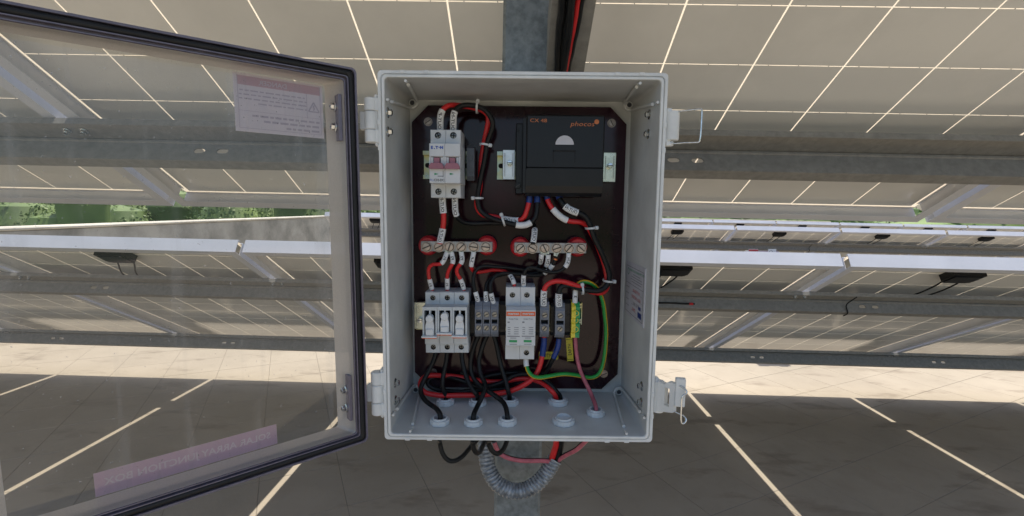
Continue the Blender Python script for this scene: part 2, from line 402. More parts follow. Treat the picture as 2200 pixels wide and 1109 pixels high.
def cable(name, label, pts, r, mat, stripe=None, sleeves=(), group=None, cat='cable', shrinks=()):
    """sleeves: (fraction0, fraction1, text, dir, material)"""
    c = spline([PW(p) for p in pts]); 
    nn = len(c); sd = V((hash_(label)*9, 0, 0))
    c = [q+noise.noise_vector(q*38+sd)*(.0011*min(1, i/12, (nn-1-i)/12)) for i, q in enumerate(c)]
    o = c[0].copy(); c = [q-o for q in c]
    t = thing(name, label, cat, o, group, rot=(0, 0, 0))
    mats = [mat] if not stripe else [mat, stripe[2]]
    mb = MB(); tube(mb, c, r, 16 if stripe else 12, 0, (stripe[0], stripe[1], 1) if stripe else None); mb.build('insulation', mats, t)
    d = [0]
    for i in range(1, len(c)): d.append(d[-1]+(c[i]-c[i-1]).length)
    tot = d[-1]
    for sl in sleeves:
        f0, f1, txt, dr = sl[:4]; mt = sl[4] if len(sl) > 4 else 'sleeve'; R = r*1.22+.0002
        if mt == 'bluew': R = r*1.12+.0002
        a, b = f0*tot, f1*tot
        # dense local resample
        def at(s_):
            s_ = max(0, min(tot, s_)); i = 1
            while i < len(d)-1 and d[i] < s_: i += 1
            k = (s_-d[i-1])/max(1e-9, d[i]-d[i-1]); return c[i-1].lerp(c[i], k)
        seg = [at(a+(b-a)*k/10) for k in range(11)]
        mb = MB(); tube(mb, seg, R, 28, 0)
        if txt:
            fr = frames(seg); ln = b-a; h = min(R*1.05, .0040)
            vs0, _ = text_geo(txt, .015); wd = (max(v[0] for v in vs0)-min(v[0] for v in vs0))*h
            sx = min(1.15, ln*.86/max(wd, 1e-6))
            def fn(u, v_):
                k = (.5+dr*u/ln)*10; k = max(0, min(9.999, k)); i = int(k); f = k-i
                p = fr[i][0].lerp(fr[i+1][0], f); aa = fr[i][2].lerp(fr[i+1][2], f).normalized(); bb = fr[i][3].lerp(fr[i+1][3], f).normalized()
                q = dr*v_/R; return p+(aa*math.cos(q)+bb*math.sin(q))*(R+.00012)
            mb.text(txt, h, fn, 1, .02, sx, False, True)
        mb.build('heat_shrink' if mt == 'bluew' else 'marker_sleeve', [mt, 'ink'], t)
    return t

# ------------------------------------------------------------------ ground, terrain, walls, wood
def setting(o, kind='structure'): o['kind'] = kind; return o
mb = MB(); mb.box(-9, 12, -9, 17, -.25, -.0015, 0); ground = setting(mb.build('ground', ['joint']))
# roof screed round the tiled patch seen in the picture (same look, joints in view are real)
TA = math.radians(26); ts = .30
tc0 = V((.62, 1.87))
e1 = V((math.cos(TA), math.sin(TA))); e2 = V((-math.sin(TA), math.cos(TA)))
tm = None; cnt = 0; far = MB()
me_tile = MB(); g = .0008
me_tile.box(g, ts-g, g, ts-g, -.02, 0, 0, .0015)
proto = me_tile.build('roof_tile', ['roof'], ground)
first = True
for i in range(-60, 60):
    for j in range(-60, 60):
        p = tc0+e1*(i*ts)+e2*(j*ts); cpt = p+e1*ts/2+e2*ts/2
        if not (-8.8 < cpt.x < 11.8 and -8.8 < cpt.y < 16.8): continue
        vis = 1.45 < cpt.y < 4.0 and abs(cpt.x) < 1.16*(cpt.y+.15)+.1 and cnt < 290
        z = random.uniform(-.0004, .0004)
        if vis:
            o = proto if first else proto.copy()
            if not first: COL.objects.link(o); o.parent = ground
            first = False
            o.location = (p.x, p.y, z); o.rotation_euler = (0, 0, TA); cnt += 1
        else:
            q = [p+e1*g+e2*g, p+e1*(ts-g)+e2*g, p+e1*(ts-g)+e2*(ts-g), p+e1*g+e2*(ts-g)]
            far.add([(a.x, a.y, z) for a in q]+[(a.x, a.y, z-.02) for a in q], [(0, 1, 2, 3), (0, 4, 5, 1), (1, 5, 6, 2), (2, 6, 7, 3), (3, 7, 4, 0)], 0)
setting(far.build('roof_tiling', ['roof'], ground), 'stuff')
mb = MB(); mb.add([(-900, -900, -7), (900, -900, -7), (900, 900, -7), (-900, 900, -7)], [(0, 1, 2, 3)]); setting(mb.build('terrain', ['terrain']))

def parapet(label, a, b, h, th=.15):
    a = V(a); b = V(b); L = (b-a).length; t = thing('parapet_wall', label, 'wall', (a.x, a.y, 0), None, (0, 0, math.atan2(b.y-a.y, b.x-a.x)))
    mb = MB(); n = max(4, int(L/.5))
    mb.box(0, L, 0, th, 0, h, 0, .01); mb.build('wall_body', ['wall'], t)
    mb = MB(); mb.box(-.02, L+.02, -.02, th+.02, h, h+.03, 0, .01); mb.build('coping', ['cap'], t)
    return t
wa = P(425, 474, 6.0); wb = P(690, 466, 9.4)
dirw = (V((wb.x, wb.y))-V((wa.x, wa.y)))
hw = (wa.z+wb.z)/2-.02
A0 = V((wa.x, wa.y))-dirw*1.1; B0 = V((wb.x, wb.y))+dirw*1.6
parapet('stained grey plaster parapet wall on the left with pale top in front of the trees', A0, B0, hw)
parapet('far plaster parapet at the back edge of the roof behind the solar rows', (B0.x, 16.2), (11, 16.2), hw)

# the wood beyond the roof
def wood():
    mb = MB(); rnd = random.Random(3)
    for k in range(330):
        d = rnd.uniform(45, 150); px = rnd.uniform(-1.5, 1.3)
        x = px*d; R = rnd.uniform(3, 6.5); h = rnd.uniform(-1.0, 2.8)+d*.018
        cx, cy, cz = x, d, h-R*.7
        nleaf = 1400 if px < .1 and px > -1.2 else 150
        for i in range(nleaf):
            u = rnd.uniform(-1, 1); a = rnd.uniform(0, 6.283); s_ = math.sqrt(1-u*u)
            rad = R*(.75+.35*noise.noise(V((cx+s_*math.cos(a)*2, cy+u*2, a))))*rnd.uniform(.8, 1.05)
            n = V((s_*math.cos(a), s_*math.sin(a), abs(u)*1.1-.25))
            c = V((cx, cy, cz))+V((n.x*rad, n.y*rad, n.z*rad*.8))
            t1 = V((rnd.uniform(-1, 1), rnd.uniform(-1, 1), rnd.uniform(-1, 1))).normalized(); t2 = n.cross(t1)
            if t2.length < .1: continue
            t2.normalize(); q = rnd.uniform(.35, .8)*R*(.055 if px < .1 and px > -1.2 else .13)
            mb.add([c-t1*q, c+t2*q*.7, c+t1*q, c-t2*q*.6], [(0, 1, 2, 3)])
        mb.lathe([(R*.6, -6-cz), (R*.7, 0), (R*.5, R*.36), (0, R*.5)], (cx, cy, cz), (0, 0, 1), 7, 0, True)
    return mb.build('distant_wood', ['leaf'])
tag(wood(), 'mass of green treetops seen beyond the roof parapet', 'trees', None, 'stuff')

# ------------------------------------------------------------------ solar rows
TH = math.radians(30); D0 = 1.3; CP = .156; RP = .1153; NR = 13; PWD = 6*CP+.03; PL_ = NR*RP+.03; PITCHX = .99; X0 = .06
cT, sT = math.cos(TH), math.sin(TH)
def TP(x, t, n, off=0, dz=0):       # slope coordinates of a row -> world
    p = V((x, off+D0-t*cT-n*sT, t*sT-n*cT)); q = YAWM @ p; return V((q.x, q.y, q.z+H+dz))
def make_panel(cells=True):
    root = thing('solar_module', '', 'solar panel', (0, 0, 0), None, (0, 0, 0))
    W, Lp, dp = PWD, PL_, .04
    prof = [(0, .005), (.010, .005), (.010, .003), (.002, .003), (.002, -dp+.002), (.026, -dp+.002), (.026, -dp), (0, -dp)]
    def rail(vert, flip, l0, l1):
        mb = MB()
        if vert:   # runs along y
            P2 = [((W-a) if flip else a, z) for a, z in prof]; mb.prism(P2, 'y', l0, l1)
        else:
            P2 = [((Lp-a) if flip else a, z) for a, z in prof]; mb.prism(P2, 'x', l0, l1)
        return mb.build('frame_rail', ['alu'], root)
    rail(True, False, .0265, Lp-.0265); rail(True, True, .0265, Lp-.0265); rail(False, False, 0, W); rail(False, True, 0, W)
    mb = MB(); mb.add([(.003, .003, 0), (W-.003, .003, 0), (W-.003, Lp-.003, 0), (.003, Lp-.003, 0)], [(0, 1, 2, 3)]); mb.build('backsheet', ['sheet'], root)
    gx, gy = .0031, .0019
    def cell_mb(mb, x, y):
        x0, x1, y0, y1 = x+gx/2, x+CP-gx/2, y+gy/2, y+RP-gy/2
        vs = [(a, b, c) for a in (x0, x1) for b in (y0, y1) for c in (-.0008, .0006)]
        mb.add(vs, [(0, 1, 3, 2), (4, 6, 7, 5), (0, 4, 5, 1), (2, 3, 7, 6), (0, 2, 6, 4), (1, 5, 7, 3)], [0, 0, 0, 0, 0, 1])
    if cells:
        base = None
        for i in range(6):
            for j in range(NR):
                if base is None:
                    mb = MB(); cell_mb(mb, 0, 0); base = mb.build('solar_cell', ['cell', 'celltop'], root); o = base
                else: o = base.copy(); COL.objects.link(o); o.parent = root
                o.location = (.015+i*CP, .015+j*RP, 0)
    else:
        mb = MB()
        for i in range(6):
            for j in range(NR): cell_mb(mb, .015+i*CP, .015+j*RP)
        mb.build('cell_grid', ['cell', 'celltop'], root)['kind'] = 'stuff'
    mb = MB()
    for i in range(6):
        for k in range(3):
            x = .015+i*CP+CP*(k+.5)/3; mb.box(x-.0007, x+.0007, .016, Lp-.016, -.0006, .0003)
    mb.build('cell_ribbon', ['galv'], root)['kind'] = 'stuff'
    # junction box
    cx, cy = W/2-.02, .125; mb = MB()
    mb.prism([(cx-.055, cy-.035), (cx+.055, cy-.035), (cx+.055, cy+.02), (cx+.04, cy+.035), (cx-.04, cy+.035), (cx-.055, cy+.02)], 'z', -.024, -.0009)
    mb.box(cx-.045, cx+.045, cy-.028, cy+.024, -.027, -.0242)
    jb = mb.build('connection_box', ['black'], root)
    for sgn in (-1, 1):
        mb = MB(); c = spline([V((cx+sgn*.03, cy+.034, -.014)), V((cx+sgn*.03-.006, cy+.055, -.022)), V((cx+sgn*.028-.03, cy+.10, -.034)), V((cx+sgn*.025-.05, cy+.16, -.037)), V((cx+sgn*.02-.06, cy+.235, -.038))], .012)
        tube(mb, c, .0028, 8); mb.build('lead', ['blackw'], jb)
    return root
near = make_panel(True); farp = make_panel(False)
used = {id(near): False, id(farp): False}
PROT = {'n': [near, False], 'f': [farp, False]}
def put_panel(kind, col, thi, off, dz, label, group):
    pr = PROT[kind]
    o = copy_tree(pr[0]) if pr[1] else pr[0]; pr[1] = True
    x = X0+PITCHX*col+(PITCHX-PWD)/2
    o.location = TP(x, thi, 0, off, dz); o.rotation_euler = (-TH, 0, -YAW)
    tag(o, label, 'solar panel', group); return o
THI0, THI1 = .038+PL_, -.262
side = {-4: 'fifth column left of the grey post', -3: 'third column left of the post', -2: 'second column left of the post', -1: 'column just left of the post', 0: 'column just right of the post', 1: 'second column right of the post', 2: 'third column right of the post', 3: 'fourth column right of the post'}
side[-4] = 'fourth column left of the post'
for c in range(-3, 3): put_panel('n' if -2 <= c <= 1 else 'f', c, THI0, 0, 0, 'underside of upper overhead solar panel, '+side[c], 'upper panels of the nearest row')
for c in range(-4, 4): put_panel('n' if -3 <= c <= 2 else 'f', c, THI1, 0, 0, 'underside of lower solar panel with bright frame edge, '+side[c], 'lower panels of the nearest row')
R1 = 2.97
nm = ['first', 'second', 'third', 'fourth', 'fifth', 'sixth', 'seventh', 'eighth', 'ninth', 'tenth']
for c in range(-2, 0):
    o = put_panel('f', c, THI1, R1, .045, 'panel of the slightly higher second row left of the box, %s from its left end' % nm[c+2], 'raised left panels of the second row')
    o.location = o.location
for i, c in enumerate(range(1, 6)): put_panel('f', c, THI1, R1, 0, 'panel in second solar row right of the box, %s from the box' % nm[i], 'right panels of the second row')
for i, c in enumerate(range(0, 9)): put_panel('f', c, THI1, 2*R1, 0, 'distant panel in third solar row, %s from its left end' % nm[i], 'panels of the third row')

RAFW = .05
def rack(label, off, dz, xa, xb, rows, posts, slots=True, rafx=()):
    o0 = TP(xa, 0, 0, off, dz); root = thing('solar_rack', label, 'solar rack', (o0.x, o0.y, 0), None, (0, 0, -YAW))
    base = V((o0.x, o0.y, 0)); RI = Matrix.Rotation(YAW, 3, 'Z')
    def LC(x, t, n): return RI @ (TP(x, t, n, off, dz)-base)
    for (t, fl, wb) in rows:
        mb = MB(); th = .0025; L = xb-xa
        def pr(pts):
            A = [LC(xa, a, n) for a, n in pts]; B = [LC(xb, a, n) for a, n in pts]; n_ = len(pts)
            mb.add(A+B, [(i, (i+1) % n_, n_+(i+1) % n_, n_+i) for i in range(n_)]+[tuple(range(n_))[::-1], tuple(range(n_, 2*n_))], 0)
        n0 = .0415
        pr([(t+fl, n0), (t, n0), (t, n0+th), (t+fl, n0+th)])                       # top flange
        pr([(t+fl, n0+th), (t+fl, n0+.014), (t+fl-th, n0+.014), (t+fl-th, n0+th)])   # lip
        # web with slotted holes
        holes = []
        if slots:
            x = xa+.55
            while x < xb-.3:
                for dx in (0, .049):
                    cx = x+dx-xa; holes.append([(cx+.0085*math.cos(q)+(.004 if math.cos(q) > 0 else -.004), n0+wb*.52+.0062*math.sin(q)) for q in [2*math.pi*k/12+.01 for k in range(12)]])
                x += .99
        poly = [(0, n0+.0001), (L, n0+.0001), (L, n0+wb), (0, n0+wb)]
        loops = [poly]+holes; flat = [p for l in loops for p in l]
        tess = tessellate_polygon([[V((p[0], p[1], 0)) for p in l] for l in loops])
        for tt in (t, t-th): mb.add([LC(xa+p[0], tt, p[1]) for p in flat], [tuple(q) for q in tess], 0)
        for l in loops:
            n_ = len(l); mb.add([LC(xa+p[0], tt, p[1]) for p in l for tt in (t, t-th)], [(2*i, 2*((i+1) % n_), 2*((i+1) % n_)+1, 2*i+1) for i in range(n_)])
        pr([(t-th, n0+wb), (t-.03, n0+wb), (t-.03, n0+wb-th), (t-th, n0+wb-th)])   # outer foot
        # shallow stiffening bead at the fold
        pr([(t+.0005, n0+.0035), (t+.004, n0+.0045), (t+.004, n0+.009), (t+.0005, n0+.011)])
        mb.build('purlin', ['galv2'], root)
    bolt0 = None
    for (t, fl, wb) in rows:
        k = math.ceil((xa-X0)/PITCHX)
        while X0+PITCHX*k < xb:
            for dx in (-.018, .018):
                c_ = LC(X0+PITCHX*k+dx, t+fl*.45, .0415+.0026); ax_ = LC(X0, 0, 1)-LC(X0, 0, 0)
                if bolt0 is None:
                    mb = MB(); mb.lathe([(0, 0), (.009, 0), (.009, .0015), (.006, .0016), (.006, .0065), (.0035, .0066), (.0035, .012), (0, .012)], (0, 0, 0), ax_, 8, 0, False); bolt0 = mb.build('bolt', ['chrome'], root); bolt0.location = c_
                else: o_ = bolt0.copy(); COL.objects.link(o_); o_.parent = root; o_.location = c_
            k += 1
    for rx, t0, t1 in rafx:
        mb = MB(); nA, nB, wd, th = .0985+.004, .168, RAFW, .003
        def bar(x0, x1, na, nb):
            A = [LC(x, t0, n) for x, n in ((x0, na), (x1, na), (x1, nb), (x0, nb))]; B = [LC(x, t1, n) for x, n in ((x0, na), (x1, na), (x1, nb), (x0, nb))]
            mb.add(A+B, [(0, 1, 2, 3), (7, 6, 5, 4), (0, 4, 5, 1), (1, 5, 6, 2), (2, 6, 7, 3), (3, 7, 4, 0)])
        bar(rx, rx+wd, nB-.003, nB); bar(rx, rx+.003, nA, nB-.0031); bar(rx+wd-.003, rx+wd, nA, nB-.0031)
        mb.build('rafter', ['galv2'], root)
    for p in posts:
        mb = MB(); x0, x1, ya, yb, zt = p; q = RI @ (V((x0, ya, 0))-base)
        w_ = x1-x0; d_ = yb-ya
        mb.box(q.x, q.x+w_, q.y, q.y+d_, .012, zt, 0, .004)
        mb.box(q.x-.05, q.x+w_+.05, q.y-.05, q.y+d_+.05, .0005, .0118, 0, .002)
        mb.build('post', ['postm'], root)
    return root
def TPp(px, py, n):          # point under the near row's slope plane, n below it
    d = ray(px, py); q = YAWM.to_3x3().inverted() @ d; k = (math.tan(TH)*D0-n/cT)/(q.z+math.tan(TH)*q.y); return V((d.x*k, d.y*k, d.z*k+H))
_a = YAWM.to_3x3().inverted() @ (TPp(1263, 105, .168)-V((0, 0, H))); RAFW = .05; RAFX = _a.x-RAFW
rows0 = [(.3277, .0633, .052), (-.575, .077, .050), (-1.47, .068, .060)]
pa = P(1078, 150, .66); pb = P(1188, 150, .66); pz = P(1072, 1000, .66)
rack('galvanised rack carrying the nearest solar row, with the post behind the junction box', 0, 0, -4.2, 4.2, rows0+[(1.25, .063, .052)],
     [((pa.x+pz.x)/2-.003, (pa.x+pz.x)/2+.067, .66, .73, H+.30)], True, [(RAFX, -1.74, 1.5)])
rowsF = [(-.575, .077, .050), (-1.47, .068, .060)]
rack('galvanised rack under the second solar row at the right', R1, 0, 1.0, 6.2, rowsF, [(1.93+3.03*k, 2.0+3.03*k, 4.95, 5.02, H-.55) for k in (0, 1)]+[], False, [(2.02+.05, -1.7, -.62)])
rack('galvanised rack under the raised second solar row at the left', R1, .045, -1.95, .1, rowsF, [(-.9, -.83, 4.95, 5.02, H-.5)], False, [(-.9, -1.7, -.62)])
rack('galvanised rack under the distant third solar row', 2*R1, 0, 0, 9.1, rowsF, [(2.9, 2.97, 7.9, 7.97, H-.55), (6, 6.07, 7.9, 7.97, H-.55)], False)

# small things on the near rack
def tie_on_purlin(px, t, lab, off=0):
    p = ray(px, 650); # column position only, placed on the purlin web
    x = 0
    return
def purlin_tie(x, t, wb, label, off=0):
    o = TP(x, t, .04, off); root = thing('cable_tie', label, 'cable tie', o, None, (0, 0, 0)); mb = MB()
    pts = [(t+.078, .058), (t+.006, .066), (t+.005, .0415+wb+.004), (t-.032, .0415+wb+.004)]
    c = spline([TP(x+.004*i, a, n, off)-o for i, (a, n) in enumerate(pts)], .01); tube(mb, c, .0022, 6); mb.build('strap', ['blackw'], root)
purlin_tie(1.23, -.575, .05, 'black tie looped over the lower purlin near the right edge of the picture frame')
purlin_tie(1.99+.9, -.575, .05, 'thin black tie on the second row purlin below its large connection box', R1)
purlin_tie(1.36, -.575, .05, 'thin black tie on the second row purlin nearest the box', R1)
cable('connector_cable', 'black lead with red ringed plug lying along the purlin right of the box',
      [TP(.52, -.57, .074), TP(.58, -.571, .074), TP(.63, -.571, .0745), TP(.665, -.571, .0745)], .0035, 'blackw', sleeves=[(.86, .96, '', 1, 'redw')])

# closed junction box of the second row
def second_box():
    o = P(1640, 560, 3.62); root = thing('small_junction_box', 'closed grey junction box with two white labels on the second row', 'junction box', o, None, (0, DT, 0))
    f = Fr(o); x0, x1, z0, z1, _ = f.rect(1604, 536, 1672, 600, 3.6)
    mb = MB(); mb.box(x0, x1, 0, .06, z0-.1, z1-.035, 0, .006); mb.build('shell', ['shell'], root)
    mb = MB(); mb.box(x0+.004, x1-.004, -.03, -.001, z0-.096, z1-.012, 0, .006); mb.build('lid', ['violet'], root)
    a0, a1, c0, c1, _ = f.rect(1609, 534, 1629, 560, 3.58); mb = MB(); mb.box(a0, a1, -.034, -.031, c0, c1-.006, 0); mb.box(a0, a1, -.0345, -.0341, c1-.022, c1-.008, 1); mb.build('warning_label', ['white', 'redink'], root)
    a0, a1, c0, c1, _ = f.rect(1651, 534, 1668, 560, 3.58); mb = MB(); mb.box(a0, a1, -.034, -.031, c0, c1-.006, 0); mb.lathe([(.012, 0), (.015, 0)], ((a0+a1)/2-.01, -.0343, c1-.03), (0, -1, 0), 16, 1, False); mb.build('maker_label', ['white', 'greyink'], root)
    mb = MB(); mb.box((x0+x1)/2-.035, (x0+x1)/2+.035, .14, .2, -o.z+.002, z1-.03, 0, .003); mb.build('support_post', ['postm'], root)
second_box()
# ------------------------------------------------------------------ the junction box
YR, YB = .5, .617
bo = V((.0093, .60, H-.2603)); BF = Fr(bo)
box = thing('junction_box', 'open grey plastic junction box on the post with wiring inside and clear door swung left', 'junction box', bo)
hc = BF.W(V((.0093, .5, H-.0607)))      # centre of the mouth, local
def rr(cx, cz, hx, hz, r, n=5):
    out = []
    for (sx, sz, a0) in ((1, 1, 0), (-1, 1, 90), (-1, -1, 180), (1, -1, 270)):
        for k in range(n+1):
            a = math.radians(a0+90*k/n); out.append((cx+sx*(hx-r)+r*math.cos(a), cz+sz*(hz-r)+r*math.sin(a)))
    return out
y0 = hc.y
bz = BF.W(V((.0088, .617, H-.0572)))
LO = [(.150, .200, .010, .122, 'b'), (.1485, .1985, .010, .122, 'b'), (.150, .200, .005, .012, 0), (.1512, .2012, .0045, .001, 0), (.1505, .2005, .004, -.0008, 0), (.1475, .1975, .005, -.0012, 0), (.1470, .1970, .005, .0008, 0), (.1462, .1962, .005, .0008, 0), (.1457, .1957, .005, -.0028, 0), (.1435, .1935, .004, -.0028, 0), (.1430, .1930, .004, -.0015, 0), (.1430, .1930, .004, .012, 0), (.1424, .1934, .005, bz.y-y0, 'c')]
loops = []
for hx, hz, r, dy, k in LO:
    loops.append([(p[0], y0+dy, p[1]) for p in rr(hc.x if k != 'c' else bz.x, hc.z if k != 'c' else bz.z, hx, hz, r)])
nP = len(loops[0]); vs = [p for l in loops[1:] for p in l]; mb = MB()
FLOORZ = bz.z-.1934
fs = []; ms = []
for i in range(len(LO)-2):
    for k in range(nP):
        j = (k+1) % nP
        if i == len(LO)-3 and k == 2*(nP//4)+5: continue       # inner floor face built separately with the gland holes
        fs.append((i*nP+k, i*nP+j, (i+1)*nP+j, (i+1)*nP+k)); ms.append(1 if 1 <= i <= 8 else 0)
fs.append(tuple(range(nP))); ms.append(0)
e = (len(LO)-2)*nP; fs.append(tuple(e+k for k in range(nP))[::-1]); ms.append(0)
mb.add(vs, fs, ms)
# floor with holes
i = len(LO)-3; k = 2*(nP//4)+5; j = k+1
pa_, pb_, pc_, pd_ = V(vs[i*nP+k]), V(vs[i*nP+j]), V(vs[(i+1)*nP+j]), V(vs[(i+1)*nP+k])
GL = [(945, 891, .0118, 1), (1017, 893, .0115, 1), (1090, 893, .0115, 1), (1211, 893, .0135, 0), (1280, 878, .0112, 1), (957, 853, .0118, 1), (1026, 855, .0118, 1), (1095, 855, .0118, 1), (1199, 855, .0130, 1)]
glc = []
for (px, py, R_, full) in GL:
    w = G(px, py, bo.z+FLOORZ+.0068); l = BF.W(w); glc.append((l.x, l.y, R_, full, w))
fz = lambda y: pa_.z+(pc_.z-pa_.z)*(y-pa_.y)/(pc_.y-pa_.y)
loopF = [(p.x, p.y) for p in (pa_, pb_, pc_, pd_)]
holes = [[(x+R_*.58*math.cos(a), y+R_*.58*math.sin(a)) for a in [2*math.pi*q/16 for q in range(16)]] for x, y, R_, _, _ in glc]
flat = loopF+[p for h in holes for p in h]
tess = tessellate_polygon([[V((p[0], p[1], 0)) for p in l] for l in [loopF]+holes])
mb.add([(p[0], p[1], fz(p[1])) for p in flat], [tuple(t) for t in tess], 0)
# moulded tabs on the rim and a fine split line
for sx, sz in [(-.125, .2012), (-.10, .2012), (.098, .2012), (.123, .2012), (-.10, -.2012), (-.125, -.2012), (.10, -.2012), (.122, -.2012)]:
    mb.box(hc.x+sx-.0028, hc.x+sx+.0028, y0-.0016, y0+.003, hc.z+sz-.0035*(1 if sz > 0 else -1)*1.0, hc.z+sz-.0002, 1, .0004)
for sx, sz in [(-.1512, .148), (-.1512, .122), (.1512, .148), (.1512, .122), (-.1512, -.145), (-.1512, -.17), (.1512, -.145), (.1512, -.17)]:
    mb.box(hc.x+sx-.003*(1 if sx > 0 else -1), hc.x+sx-.0002, y0-.0016, y0+.003, hc.z+sz-.0028, hc.z+sz+.0028, 1, .0004)
mb.build('shell', ['shell', 'rim'], box)
# corner channels
for sx, sz in ((-1, 1), (1, 1), (-1, -1), (1, -1)):
    mb = MB(); cx = hc.x+sx*.143; cz = hc.z+sz*.193
    dx = (bz.x+sx*.1424)-cx; dz = (bz.z+sz*.1934)-cz
    def q(a, b, y): f = (y-.012)/.105; return V((cx+dx*f-sx*a, y0+y, cz+dz*f-sz*b))
    # raised U-shaped rib: leg on the side wall, arc round the back corner, leg on the top or bottom wall
    c = []
    for k in range(9): c.append(q(.0026, .0205-.0085*k/8, .016+.010*k))
    for k in range(1, 8):
        a_ = math.pi/2*k/8; c.append(q(.0026+.0100*math.sin(a_), .0026+.0100*math.cos(a_), .100+.004*math.sin(2*a_)))
    for k in range(8, -1, -1): c.append(q(.0205-.0085*k/8, .0026, .016+.010*k))
    c = spline(c, .004); tube(mb, c, .0019, 10)
    # short stub ribs near the mouth
    for (a, b) in ((.0022, .0213), (.0213, .0022)):
        p0 = q(a, b, -.0005); p1 = q(a*1.0, b, .006); tube(mb, spline([p0, p1], .003), .0016, 8)
    e_ = q(.0058, .0058, .103); mb.lathe([(.0042, 0), (.0030, 0), (.0028, .004), (0, .004)], e_, (0, 1, 0), 16, [0, 1, 1], True)  # dark grey well puts the shade of the corner hole into the colour
    mb.build('corner_channel', ['shell', 'dgrey'], box)
def flange_screw(parent, pos, ax, r=.0048, name='screw'):
    mb = MB(); mb.lathe([(0, 0), (r, 0), (r, .0008), (r*.72, .0016)], pos, ax, 16, 0, True)
    mb.lathe([(r*.68, .0014), (r*.68, .0042), (r*.5, .005), (r*.22, .005), (r*.2, .0038), (0, .0034)], pos, ax, 6, [0, 0, 0, 1, 1], False)
    return mb.build(name, ['chrome', 'slot'], parent)
wl = hc.x-.143; wr = hc.x+.143
for px, py, sx in ((840, 242, -1), (840, 283, -1), (849, 823, -1), (849, 860, -1), (1404, 246, 1), (1401, 288, 1), (1381, 830, 1), (1380, 865, 1)):
    xw = RD @ V((0, 0, 0)); d = ray(px, py); X = bo.x+(wl if sx < 0 else wr)
    Yq = abs(X/d.x)*d.y; l = BF.L(px, py, Yq); flange_screw(box, ((wl if sx < 0 else wr)-sx*.0002, l.y, l.z), (-sx, 0, 0), .0056)
for x, y, R_, full, w in glc:
    mb = MB(); z = fz(y)
    n = 10 if R_ < .013 else 12
    hh = .0055
    mb.lathe([(R_*.62, .0), (R_*.98, 0), (R_, .0006), (R_, hh-.0008), (R_*.93, hh), (R_*.74, hh)], (x, y, z+.0003), (0, 0, 1), n, 0, False, .2)
    mb.lathe([(R_*.74, hh-.0002), (R_*.72, hh+.0018), (R_*.62, hh+.0020), (R_*.57, hh+.0012), (R_*.57, -.0105)], (x, y, z+.0003), (0, 0, 1), 28, 0, True)
    if not full: mb.lathe([(R_*.57, hh-.001), (0, hh-.0024)], (x, y, z+.0003), (0, 0, 1), 28, 0, True)
    mb.build('gland_nut', ['nut'], box)
# gland bodies below the box
for gi, (x, y, R_, full, w) in enumerate(glc):
    mb = MB(); zb = hc.z-.2
    kk = 1 if not full else .45
    mb.lathe([(0, 0), (R_*1.0, 0), (R_*1.0, .003*kk), (R_*.8, .005*kk), (R_*.55, .0062*kk), (0, .0064*kk)], (x, y, zb), (0, 0, -1), 28, 0, True); mb.build('gland_body', ['nut'], box)
# hinges on the left
def hinge(px0, py0, px1, py1, Y=.497):
    f = BF; x0, x1, z0, z1, y = f.rect(px0, py0, px1, py1, Y)
    r = (x1-x0)*.5; cx = (x0+x1)/2; h = z1-z0; cy = y+r
    root = None; mb = MB(); mb.box(cx+r*.55, hc.x-.1513, cy-r*.3, cy+r*.9, z0-.002, z1+.002, 0, .001)
    mb.box(hc.x-.1555, hc.x-.1513, y0+.001, y0+.022, z0-.004, z1+.004, 0, .0015)
    root = mb.build('hinge', ['rim'], box)
    for k, (a, b) in enumerate(((0, .285), (.295, .70), (.71, 1))):
        mb = MB(); rr_ = r*(1.0 if k != 1 else .97); ch = .0008
        mb.lathe([(0, 0), (rr_-ch, 0), (rr_, ch), (rr_, h*(b-a)-ch), (rr_-ch, h*(b-a)), (0, h*(b-a))], (cx, cy, z0+h*a), (0, 0, 1), 24, 0, True)
        if k == 1: mb.box(cx-r-.005, cx-r*.3, cy-r*.2, cy+r*.8, z0+h*a, z0+h*b, 0, .0006)
        else: mb.box(cx+r*.2, cx+r+.003, cy-r*.6, cy+r*.7, z0+h*a, z0+h*b, 0, .0006)
        smooth_angle(mb.build('knuckle', ['rim'], root))
hinge(779, 208, 808, 305); hinge(794, 803, 821, 895)
# latches on the right
x0, x1, z0, z1, y = BF.rect(1434, 237, 1464, 300, .498); r = (x1-x0)/2; mb = MB()
mb.lathe([(0, 0), (r*.93, 0), (r, .001), (r, (z1-z0)*.25), (r*.985, (z1-z0)*.25+.0004), (r, (z1-z0)*.25+.0008), (r, z1-z0-.001), (r*.93, z1-z0), (0, z1-z0)], ((x0+x1)/2, y+r, z0), (0, 0, 1), 24, 0, True)
mb.box(hc.x+.1513, x0+r*.8, y+r*.5, y+r*1.9, z0-.003, z1+.003, 0, .001)
mb.box(hc.x+.152, x1-r*.8, y+r*.4, y+r*1.4, z0-.0062, z0-.0012, 0, .001)
l1 = smooth_angle(mb.build('latch', ['rim'], box)); mb = MB()
w_ = [BF.L(*p) for p in ((1440, 305, .502), (1446, 309, .500), (1470, 307, .497), (1498, 306, .494), (1504, 300, .493), (1508, 240, .493), (1505, 235, .493), (1490, 236, .494), (1464, 239, .497), (1458, 240, .5))]
tube(mb, spline(w_, .002), .0009, 8); mb.build('wire_bail', ['chrome'], l1)
mb = MB(); T = None
x0, x1, z0, z1, y = BF.rect(1406, 823, 1434, 888, .497); r = (x1-x0)*.42
mb.lathe([(0, 0), (r, 0), (r, (z1-z0)), (0, z1-z0)], (x0+r, y+r, z0), (0, 0, 1), 24, 0, True)
mb.box(hc.x+.1513, x0+r, y+r*.6, y+r*1.9, z0+.002, z1+.004, 0, .001)
